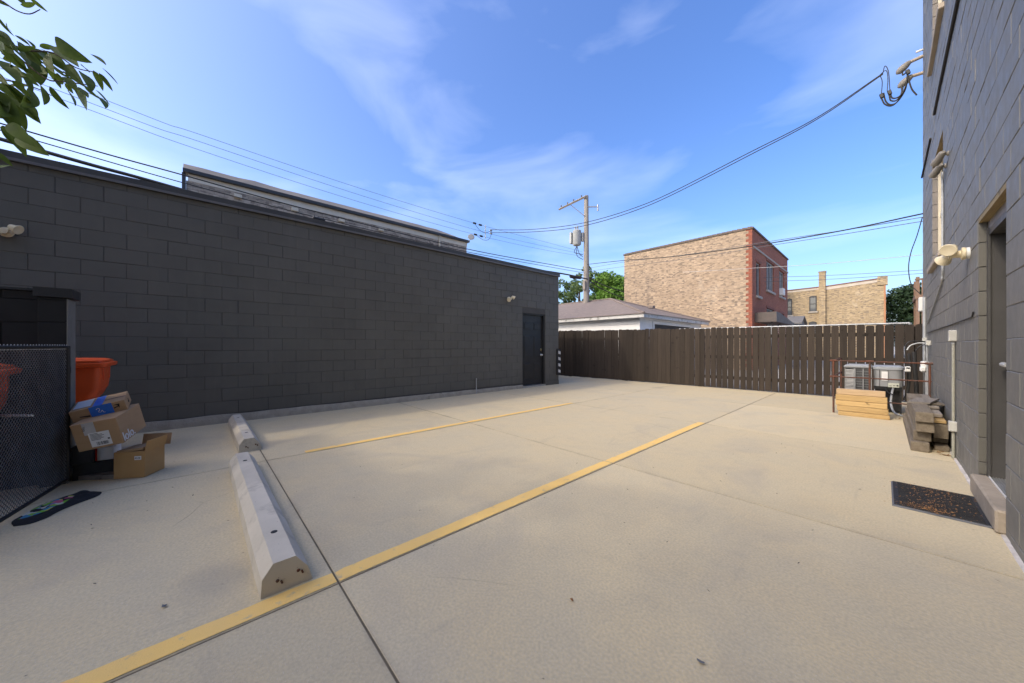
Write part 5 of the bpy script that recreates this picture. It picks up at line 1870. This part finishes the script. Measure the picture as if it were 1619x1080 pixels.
# ------------------------------------------------------------------ overhead wires
P_TAP = (-11.95, 16.55, 6.75)
WIRES = [
    ([(-11.5, -9.0, 7.6), (-11.5, -1.412, 6.60), (-11.5, 0.073, 6.491), (-11.5, 4.0, 6.35), (-11.5, 8.671, 6.335), (-11.5, 12.5, 6.45), P_TAP], 0.0055, CABLE_G, 'uppermost thin wire crossing the sky above the long brick building'),
    ([(-11.5, -9.0, 7.4), (-11.5, -1.608, 6.432), (-11.5, 0.073, 6.31), (-11.5, 4.0, 6.13), (-11.5, 8.939, 6.076), (-11.5, 12.5, 6.22), (-11.9, 16.5, 6.60)], 0.0055, CABLE_G, 'middle thin wire crossing the sky above the long brick building'),
    ([(-11.5, -9.0, 7.2), (-11.5, -2.03, 6.329), (-11.5, 0.073, 6.10), (-11.5, 4.0, 5.90), (-11.5, 8.507, 5.873), (-11.5, 12.5, 6.03), (-11.85, 16.5, 6.45)], 0.0055, CABLE_G, 'lowest thin wire of the three above the long brick building'),
    ([(-11.5, -9.0, 6.0), (-11.5, -2.554, 5.50), (-11.5, -0.268, 5.381), (-11.5, 2.6, 5.253), (-11.5, 8.029, 5.189), (-11.5, 13.712, 5.411), (-11.75, 16.5, 5.62)], 0.016, CABLE, 'dark cable running in front of the long brick building'),
    ([(-11.5, -9.0, 5.9), (-11.5, -2.488, 5.36), (-11.5, 0.191, 5.17), (-11.5, 3.5, 5.08), (-11.5, 8.029, 5.073), (-11.5, 13.712, 5.279), (-11.75, 16.5, 5.47)], 0.012, CABLE, 'thinner dark cable just under the one before the long brick building'),
    ([(-10.9, -9.0, 5.6), (-10.9, -2.476, 4.989), (-10.9, -0.991, 4.875), (-10.9, 1.027, 4.742), (-10.9, 6.576, 4.541), (-10.9, 13.19, 4.847), (-11.6, 16.6, 5.10)], 0.038, CABLE, 'thick black cable passing low behind the charcoal roof'),
    ([(-0.01, 10.75, 7.05), (-1.07, 10.61, 6.55), (-2.4, 10.44, 6.2), (-4.24, 10.21, 5.73), (-5.35, 10.07, 5.56), (-6.64, 9.9, 5.5), (-7.88, 9.75, 5.58), (-9.61, 9.53, 5.84), (-11.45, 9.30, 6.25)], 0.011, CABLE, 'upper strand of the sagging service drop to the right wall'),
    ([(-0.01, 10.75, 7.03), (-1.07, 10.61, 6.51), (-2.4, 10.44, 6.13), (-4.24, 10.21, 5.65), (-5.35, 10.07, 5.47), (-6.64, 9.9, 5.4), (-7.88, 9.75, 5.47), (-9.61, 9.53, 5.74), (-11.45, 9.30, 6.12)], 0.011, CABLE, 'lower strand of the sagging service drop to the right wall'),
    ([(-11.65, 16.67, 5.98), (-8.56, 15.18, 5.38), (-5.6, 13.75, 4.75), (-2.68, 12.34, 4.26), (-0.69, 11.37, 4.0), (0.55, 10.79, 3.91)], 0.015, CABLE, 'dark cable from the utility pole across to the far corner of the right wall'),
    ([(-11.7, 16.7, 5.75), (-8.4, 15.2, 5.3), (-5.12, 13.7, 4.72), (-2.2, 12.3, 4.29), (-0.59, 11.45, 4.02), (0.55, 10.79, 3.84)], 0.008, CABLE_G, 'thin wire just below the dark cable reaching the right wall'),
    ([(-11.7, 16.8, 5.6), (-8.4, 15.3, 5.1), (-5.12, 13.8, 4.58), (-2.2, 12.4, 4.19), (-0.59, 11.5, 3.94), (0.55, 10.80, 3.76)], 0.008, CABLE_G, 'lowest thin wire reaching the far corner of the right wall'),
    ([(-7.79, 20.5, 5.47), (-4.449, 20.5, 5.142), (-3.074, 20.5, 5.001), (-0.854, 20.5, 4.835), (6.0, 20.5, 4.5)], 0.010, M('pale cable', (0.5, 0.48, 0.45), None, 2, 0.6, 0), 'pale wire strung in front of the red brick wall'),
    ([(-11.5, 24.0, 5.8), (-4.2, 24, 5.12), (-2.168, 24, 4.903), (1.157, 24, 4.656), (7, 24, 4.4)], 0.012, CABLE_G, 'upper far wire above the yellow brick building'),
    ([(-11.5, 24.3, 5.5), (-4.2, 24.3, 4.93), (-2.168, 24.3, 4.738), (1.157, 24.3, 4.542), (7, 24.3, 4.3)], 0.012, CABLE_G, 'lower far wire above the yellow brick building'),
    ([(-11.7, 16.7, 5.31), (-12.33, 19.1, 5.23), (-12.75, 22.6, 5.15), (-13.6, 29, 5.2)], 0.032, CABLE, 'thick black cable dropping from the utility pole behind the brick building'),
    ([(-11.7, 16.7, 5.16), (-12.33, 19.1, 4.94), (-12.75, 22.6, 4.74), (-13.6, 29, 4.7)], 0.032, CABLE, 'lower thick black cable dropping from the utility pole'),
    ([(0.530, 10.79, 3.838), (0.465, 10.85, 3.504), (0.381, 10.85, 3.158), (0.351, 10.85, 2.836), (0.389, 10.85, 2.503), (0.507, 10.79, 2.281)], 0.008, CABLE, 'drooping black cable at the far corner of the right wall'),
]
for pts, r_, mm, lbl in WIRES:
    obj('overhead_wire', MB().tube(curve(pts, 10), r_, 5), mm, smooth=True, label=lbl, cat='wire', group='overhead wires')
hub = thing('wire_spacer', (-11.5, 8.9, 6.0), 'insulators and bracket where the service drop leaves the alley wires', 'insulators')
for (y, z) in ((8.45, 6.335), (8.75, 6.335), (8.50, 5.873), (8.80, 5.873)):
    obj('insulator', MB().lathe([(0.015, -0.08), (0.04, -0.06), (0.04, 0.06), (0.015, 0.08)], (-11.5, y, z), (0, 1, 0.0), 8), CABLE, hub, True)
obj('spreader', MB().tube([(-11.5, 9.02, 5.82), (-11.5, 9.02, 6.40)], 0.018, 6), GALV, hub)
for z in (6.10, 6.22):
    obj('clamp', MB().cbox((-11.47, 9.30, z), (0.06, 0.12, 0.08), 0.01), GALV, hub)
obj('jumper', MB().tube(curve([(-11.5, 8.45, 6.33), (-11.5, 8.7, 6.12), (-11.5, 9.0, 6.06), (-11.48, 9.3, 6.2)], 6), 0.008, 5), CABLE, hub)
obj('jumper', MB().tube(curve([(-11.5, 8.5, 5.87), (-11.5, 8.9, 5.74), (-11.5, 9.2, 5.82), (-11.48, 9.35, 6.1)], 6), 0.008, 5), CABLE, hub)

# service entrance on the right wall
se = thing('service_entrance', (0.45, 10.7, 6.5), 'two weatherheads with looping black leads at the top of the right wall', 'weatherheads')
for (a, b_, c_) in (((0.56, 10.72, 7.06), (0.35, 10.70, 7.03), (0.205, 10.68, 6.90)), ((0.56, 10.72, 6.72), (0.375, 10.70, 6.73), (0.225, 10.68, 6.60))):
    obj('pipe', MB().tube([a, b_], 0.032, 12), TANP, se, True)
    ax = (Vector(c_) - Vector(b_)).normalized()
    obj('weatherhead', MB().lathe([(0.034, -0.02), (0.05, 0.01), (0.066, 0.07), (0.070, 0.13), (0.055, 0.19), (0.02, 0.225)], b_, ax, 14), GREYL, se, True)
obj('bracket', MB().box(0.44, 0.545, 10.69, 10.72, 7.17, 7.20), GALV, se)
for c_ in ((-0.027, 10.6, 6.50), (0.085, 10.6, 6.51), (0.335, 10.62, 6.80)):
    obj('connector', MB().cbox(c_, (0.055, 0.06, 0.095), 0.008, Euler((0, R(-14), 0)).to_matrix()), BLACKM, se)
for pts in ([(-0.03, 10.6, 6.45), (0.02, 10.6, 6.30), (0.12, 10.6, 6.22), (0.22, 10.62, 6.32), (0.27, 10.64, 6.55)],
            [(0.08, 10.6, 6.46), (0.10, 10.6, 6.34), (0.18, 10.6, 6.30), (0.25, 10.62, 6.42), (0.25, 10.66, 6.58)],
            [(0.0, 10.6, 6.55), (0.03, 10.6, 6.36), (0.10, 10.6, 6.25), (0.20, 10.62, 6.28), (0.30, 10.64, 6.48), (0.33, 10.62, 6.75)],
            [(0.09, 10.6, 6.55), (0.12, 10.6, 6.38), (0.22, 10.6, 6.36), (0.30, 10.63, 6.52), (0.33, 10.62, 6.75)],
            [(0.33, 10.62, 6.75), (0.38, 10.62, 6.45), (0.45, 10.62, 6.27)],
            [(0.26, 10.68, 6.88), (0.27, 10.66, 6.8), (0.31, 10.64, 6.82)]):
    obj('lead', MB().tube(curve(pts, 6), 0.013, 6), CABLE, se, True)
for pts in ([(-0.01, 10.75, 7.05), (0.02, 10.7, 7.16), (0.07, 10.65, 6.98), (0.09, 10.6, 6.56)], [(-0.05, 10.75, 7.02), (-0.02, 10.7, 6.85), (-0.03, 10.6, 6.55)], [(-0.1, 10.75, 7.0), (0.03, 10.72, 7.07), (0.06, 10.65, 6.85), (0.05, 10.6, 6.56)]):
    obj('lead', MB().tube(curve(pts, 6), 0.007, 5), CABLE, se, True)


# ------------------------------------------------------------------ trees
def leaf_cloud(clumps, n_, size, rnd, flat=0.5, aspect=0.5):
    mb = MB()
    vs, fs = [], []
    wts = [c_[1] ** 2 for c_ in clumps]
    for (c0, rad), k in zip(clumps, [max(3, int(n_ * w_ / sum(wts))) for w_ in wts]):
        for _ in range(k):
            v = Vector((rnd.gauss(0, 1), rnd.gauss(0, 1), rnd.gauss(0, 1)))
            v.normalize()
            rr = rad * (0.55 + 0.5 * rnd.random() ** 0.6)
            p = Vector(c0) + Vector((v.x * rr, v.y * rr, v.z * rr * 0.75))
            nrm = (v * 0.6 + Vector((rnd.uniform(-1, 1), rnd.uniform(-1, 1), rnd.uniform(-0.3, 1.2)))).normalized()
            a = nrm.orthogonal().normalized()
            a = Matrix.Rotation(rnd.uniform(0, 6.28), 3, nrm) @ a
            b_ = nrm.cross(a)
            s = size * rnd.uniform(0.6, 1.4)
            i = len(vs)
            vs += [p - a * s, p - b_ * s * aspect + nrm * s * 0.12, p + a * s, p + b_ * s * aspect + nrm * s * 0.12]
            fs.append((i, i + 1, i + 2, i + 3))
    mb.add(vs, fs)
    return mb


def crown_clumps(c0, rx, ry, rz, k, rnd, r0, r1):
    out = []
    while len(out) < k:
        v = Vector((rnd.uniform(-1, 1), rnd.uniform(-1, 1), rnd.uniform(-1, 1)))
        if v.length > 1 or v.length < 0.25:
            continue
        out.append(((c0[0] + v.x * rx, c0[1] + v.y * ry, c0[2] + v.z * rz), rnd.uniform(r0, r1)))
    return out


def tree(name, base, h, c0, rx, ry, rz, k, n_, size, mat, label, seed, r0, r1, trunk=0.2, group='trees beyond the fence', parts=None):
    rnd = random.Random(seed)
    root = thing(name, base, label, 'tree', group)
    cl = crown_clumps(c0, rx, ry, rz, k, rnd, r0, r1)
    mb = MB()
    top = Vector((c0[0], c0[1], c0[2] + rz * 0.3))
    b0 = Vector(base)
    mb.tube(curve([b0, b0.lerp(top, 0.4) + Vector((rnd.uniform(-.1, .1), rnd.uniform(-.1, .1), 0)), top], 5), [trunk * (1 - 0.75 * i / 10) for i in range(11)], 9)
    for (c_, r_) in cl[::max(1, len(cl) // 14)]:
        t = rnd.uniform(0.35, 0.75)
        s0 = b0.lerp(top, t)
        mid = s0.lerp(Vector(c_), 0.5) + Vector((0, 0, 0.1 * h * 0.2))
        mb.tube(curve([s0, mid, Vector(c_)], 4), [trunk * 0.35 * (1 - 0.85 * i / 8) for i in range(9)], 6)
    obj('trunk', mb, BARK, root, True)
    obj('crown', leaf_cloud(cl, n_, size, rnd), mat, root)
    return root, cl


tree('leafy_tree', (-25.4, 34.4, -0.06), 10, (-25.2, 34.4, 7.0), 4.9, 3.0, 4.1, 100, 11000, 0.16, LEAF_2, 'loose airy green tree left of the utility pole', 3, 0.4, 0.8, 0.3)
tree('leafy_tree', (-21.0, 34.8, -0.06), 9, (-21.2, 34.8, 6.0), 2.5, 2.3, 3.7, 60, 14000, 0.17, LEAF_1, 'dense bright green tree right of the utility pole', 5, 0.8, 1.3, 0.25)
tree('leafy_tree', (-16.0, 43.0, -0.06), 10, (-16.0, 43.0, 6.5), 3.0, 2.6, 3.6, 34, 8000, 0.2, LEAF_1, 'green tree close behind the left corner of the tan brick wall', 7, 0.8, 1.2, 0.25)
tree('leafy_tree', (-10.2, 50.5, -0.06), 11, (-9.6, 50.5, 8.6), 1.6, 1.5, 2.2, 22, 3600, 0.16, LEAF_2, 'tree top peeking out past the red brick wall', 9, 0.5, 0.8, 0.2)
tree('evergreen_tree', (2.6, 64, -0.06), 9, (2.9, 64, 4.6), 2.9, 2.2, 4.1, 60, 16000, 0.16, LEAF_3, 'dark evergreen tree right of the yellow brick building', 11, 0.9, 1.4, 0.3)

# tree over the camera's left shoulder: its crown shades the foreground, one branch hangs into view
LEAVES = [(-2.6,-0.49,2.65,-2.48,-0.4,2.54),(-2.73,-0.52,2.69,-2.61,-0.43,2.59),(-2.38,-0.35,2.53,-2.32,-0.3,2.48),(-2.92,-0.39,2.77,-2.91,-0.33,2.71),(-2.89,-0.46,2.73,-2.83,-0.42,2.68),(-2.78,-0.49,2.65,-2.71,-0.43,2.54),(-2.47,-0.39,2.48,-2.38,-0.34,2.39),(-2.46,-0.34,2.5,-2.48,-0.3,2.45),(-2.9,-0.42,2.73,-2.91,-0.38,2.65),(-2.93,-0.49,2.61,-2.82,-0.4,2.47),(-2.56,-0.4,2.47,-2.55,-0.35,2.42),(-2.82,-0.4,2.59,-2.83,-0.35,2.54),(-2.91,-0.4,2.6,-2.82,-0.36,2.52),(-2.88,-0.56,2.56,-2.88,-0.51,2.47),(-2.75,-0.48,2.51,-2.69,-0.44,2.42),(-2.82,-0.57,2.52,-2.75,-0.54,2.41),(-3.14,-0.62,2.79,-3.17,-0.59,2.73),(-2.84,-0.55,2.71,-2.78,-0.49,2.62),(-3.06,-0.55,2.75,-3.04,-0.5,2.67),(-3.15,-0.67,2.85,-3.15,-0.6,2.81),(-2.92,-0.67,2.78,-2.89,-0.62,2.74),(-2.99,-0.68,2.78,-2.93,-0.61,2.69),(-2.63,-0.58,2.46,-2.6,-0.55,2.38),(-3.09,-0.65,2.77,-3.0,-0.61,2.63),(-2.59,-0.6,2.52,-2.6,-0.58,2.49),(-2.8,-0.68,2.61,-2.78,-0.64,2.58),(-2.97,-0.74,2.8,-2.91,-0.68,2.75),(-3.36,-0.82,2.84,-3.25,-0.73,2.73),(-2.89,-0.69,2.51,-2.79,-0.61,2.42),(-3.04,-0.71,2.54,-2.94,-0.62,2.41),(-2.81,-0.64,2.52,-2.85,-0.63,2.47),(-2.81,-0.67,2.4,-2.77,-0.6,2.28),(-3.28,-0.79,2.52,-3.17,-0.72,2.44),(-2.62,-0.62,2.22,-2.53,-0.55,2.13),(-3.17,-0.77,2.4,-3.16,-0.72,2.3),(-2.81,-0.71,2.42,-2.74,-0.65,2.36),(-2.76,-0.7,2.33,-2.72,-0.65,2.28),(-2.64,-0.66,2.09,-2.63,-0.61,2.04),(-3.14,-0.64,2.87,-3.17,-0.6,2.88),(-2.96,-0.55,2.68,-3.03,-0.55,2.65),(-2.42,-0.43,2.41,-2.37,-0.39,2.35),(-3.38,-0.86,3.19,-3.38,-0.81,3.18),(-2.87,-0.66,2.95,-2.92,-0.64,2.96),(-2.97,-0.64,3.03,-3.0,-0.61,3.02),(-2.85,-0.72,2.53,-2.77,-0.66,2.46),(-2.96,-0.74,2.75,-2.86,-0.67,2.67),(-2.79,-0.61,2.71,-2.87,-0.6,2.73),(-2.86,-0.71,2.66,-2.73,-0.62,2.59),(-2.62,-0.63,2.47,-2.53,-0.57,2.4),(-3.11,-0.68,2.79,-3.05,-0.63,2.71),(-2.78,-0.65,2.66,-2.69,-0.59,2.58),(-3.24,-0.7,2.79,-3.2,-0.66,2.71)]
near, _ = tree('shade_tree', (-4.0, -5.6, 0), 6, (-2.4, -4.9, 4.9), 3.1, 1.7, 1.5, 60, 7500, 0.075, LEAF_N, 'broad-leaved tree whose branch hangs into the top left corner', 21, 0.4, 0.75, 0.16, 'tree over the lot')
branch = obj('branch', MB().tube(curve([(-3.4, -3.3, 3.9), (-3.3, -2.2, 3.5), (-3.15, -1.2, 3.05), (-2.98, -0.73, 2.76)], 6), [0.035 - 0.0013 * i for i in range(19)], 7), BARK, near, True)
for tw in ([(-3.06, -0.82, 2.86), (-2.98, -0.73, 2.76), (-2.9, -0.65, 2.66), (-2.83, -0.56, 2.57), (-2.77, -0.51, 2.55), (-2.71, -0.44, 2.54), (-2.65, -0.37, 2.53)],
           [(-2.98, -0.73, 2.76), (-2.89, -0.63, 2.71), (-2.79, -0.53, 2.69), (-2.72, -0.45, 2.62), (-2.66, -0.38, 2.6)],
           [(-3.15, -1.2, 3.05), (-3.06, -0.82, 2.63), (-2.98, -0.73, 2.57), (-2.9, -0.65, 2.54), (-2.84, -0.58, 2.51), (-2.8, -0.54, 2.48)],
           [(-3.06, -0.82, 2.63), (-2.99, -0.74, 2.5), (-2.94, -0.69, 2.44), (-2.94, -0.69, 2.34)],
           [(-3.15, -1.2, 3.05), (-3.06, -0.82, 3.01), (-2.98, -0.73, 2.96), (-2.93, -0.67, 2.91), (-2.88, -0.62, 2.89), (-2.84, -0.58, 2.91)]):
    c_ = curve(tw, 4)
    obj('twig', MB().tube(c_, [0.0055 * (1 - 0.7 * i / len(c_)) for i in range(len(c_))], 5), BARK, branch, True)
LM = []
for k in range(4):
    rnd = random.Random(60 + k)
    mb = MB()
    nn = 9
    wid = (0.18, 0.22, 0.165, 0.20)[k]
    bend = (0.10, 0.16, 0.06, 0.22)[k]
    for i in range(nn + 1):
        t = i / nn
        w_ = wid * (math.sin(math.pi * min(1, t ** 0.8)) ** 0.75) * (1 - 0.25 * t) + 0.004
        z = -bend * t * t
        mb.v += [(t, -w_, z + 0.05 * w_ / wid), (t, 0, z - 0.01), (t, w_, z + 0.05 * w_ / wid)]
    for i in range(nn):
        q = i * 3
        mb.f += [(q, q + 1, q + 4, q + 3), (q + 1, q + 2, q + 5, q + 4)]
    me = bpy.data.meshes.new('leaf')
    me.from_pydata(mb.v, [], mb.f)
    me.update()
    me.polygons.foreach_set('use_smooth', [True] * len(me.polygons))
    me.materials.append(LEAF_N)
    LM.append(me)
rnd = random.Random(31)
toc = Vector((0, 0, CAM_Z))
extra = [tuple(v + rnd.uniform(-0.05, 0.05) for v in lf[:3]) + tuple(v + rnd.uniform(-0.05, 0.05) for v in lf[3:]) for lf in LEAVES[15:] if proj(lf[:3]) and proj(lf[:3])[0] < 110]
for (a, b_, c_, d_, e_, f_) in LEAVES + extra:
    p, q = Vector((a, b_, c_)), Vector((d_, e_, f_))
    ax = (q - p)
    L_ = max(ax.length, 0.07)
    ax.normalize()
    view = (toc - p).normalized()
    nrm = (view * 0.75 + Vector((rnd.uniform(-.7, .7), rnd.uniform(-.7, .7), rnd.uniform(-0.2, 0.9)))).normalized()
    y_ = nrm.cross(ax).normalized()
    z_ = ax.cross(y_)
    m_ = Matrix((ax, y_, z_)).transposed()
    o = inst('leaf', rnd.choice(LM), branch, p, m_.to_euler(), (L_, L_, L_))

# ------------------------------------------------------------------ unseen house added behind the camera to shade the foreground
ho = thing('added_shade_house', (-2, -12, 0), 'unseen tan brick house added behind the viewer to shade the foreground', 'house')
obj('wall', MB().box(-8.05, -3.4, -16.0, -7.9, -0.06, 7.8), brick_mat('house brick', 'xz', (0.42, 0.30, 0.19), (0.35, 0.24, 0.15), (0.36, 0.29, 0.21), None), ho)
obj('coping', MB().box(-8.12, -3.3, -16.1, -7.82, 7.803, 7.95), LIME, ho)
for k in range(2):
    for z in (1.0, 4.2):
        xa = -7.2 + k * 2.1
        w_ = thing('window', (xa + 0.5, -7.9, z))
        w_.parent = ho
        w_.location = WL[w_] - WL[ho]
        obj('frame', MB().box(xa, xa + 1.1, -7.9, -7.84, z, z + 1.7), WFRAME, w_)
        obj('pane', MB().box(xa + 0.08, xa + 1.02, -7.87, -7.83, z + 0.08, z + 1.62), GLASS, w_)
        obj('sill', MB().box(xa - 0.1, xa + 1.2, -7.9, -7.76, z - 0.14, z - 0.005), LIME, w_)
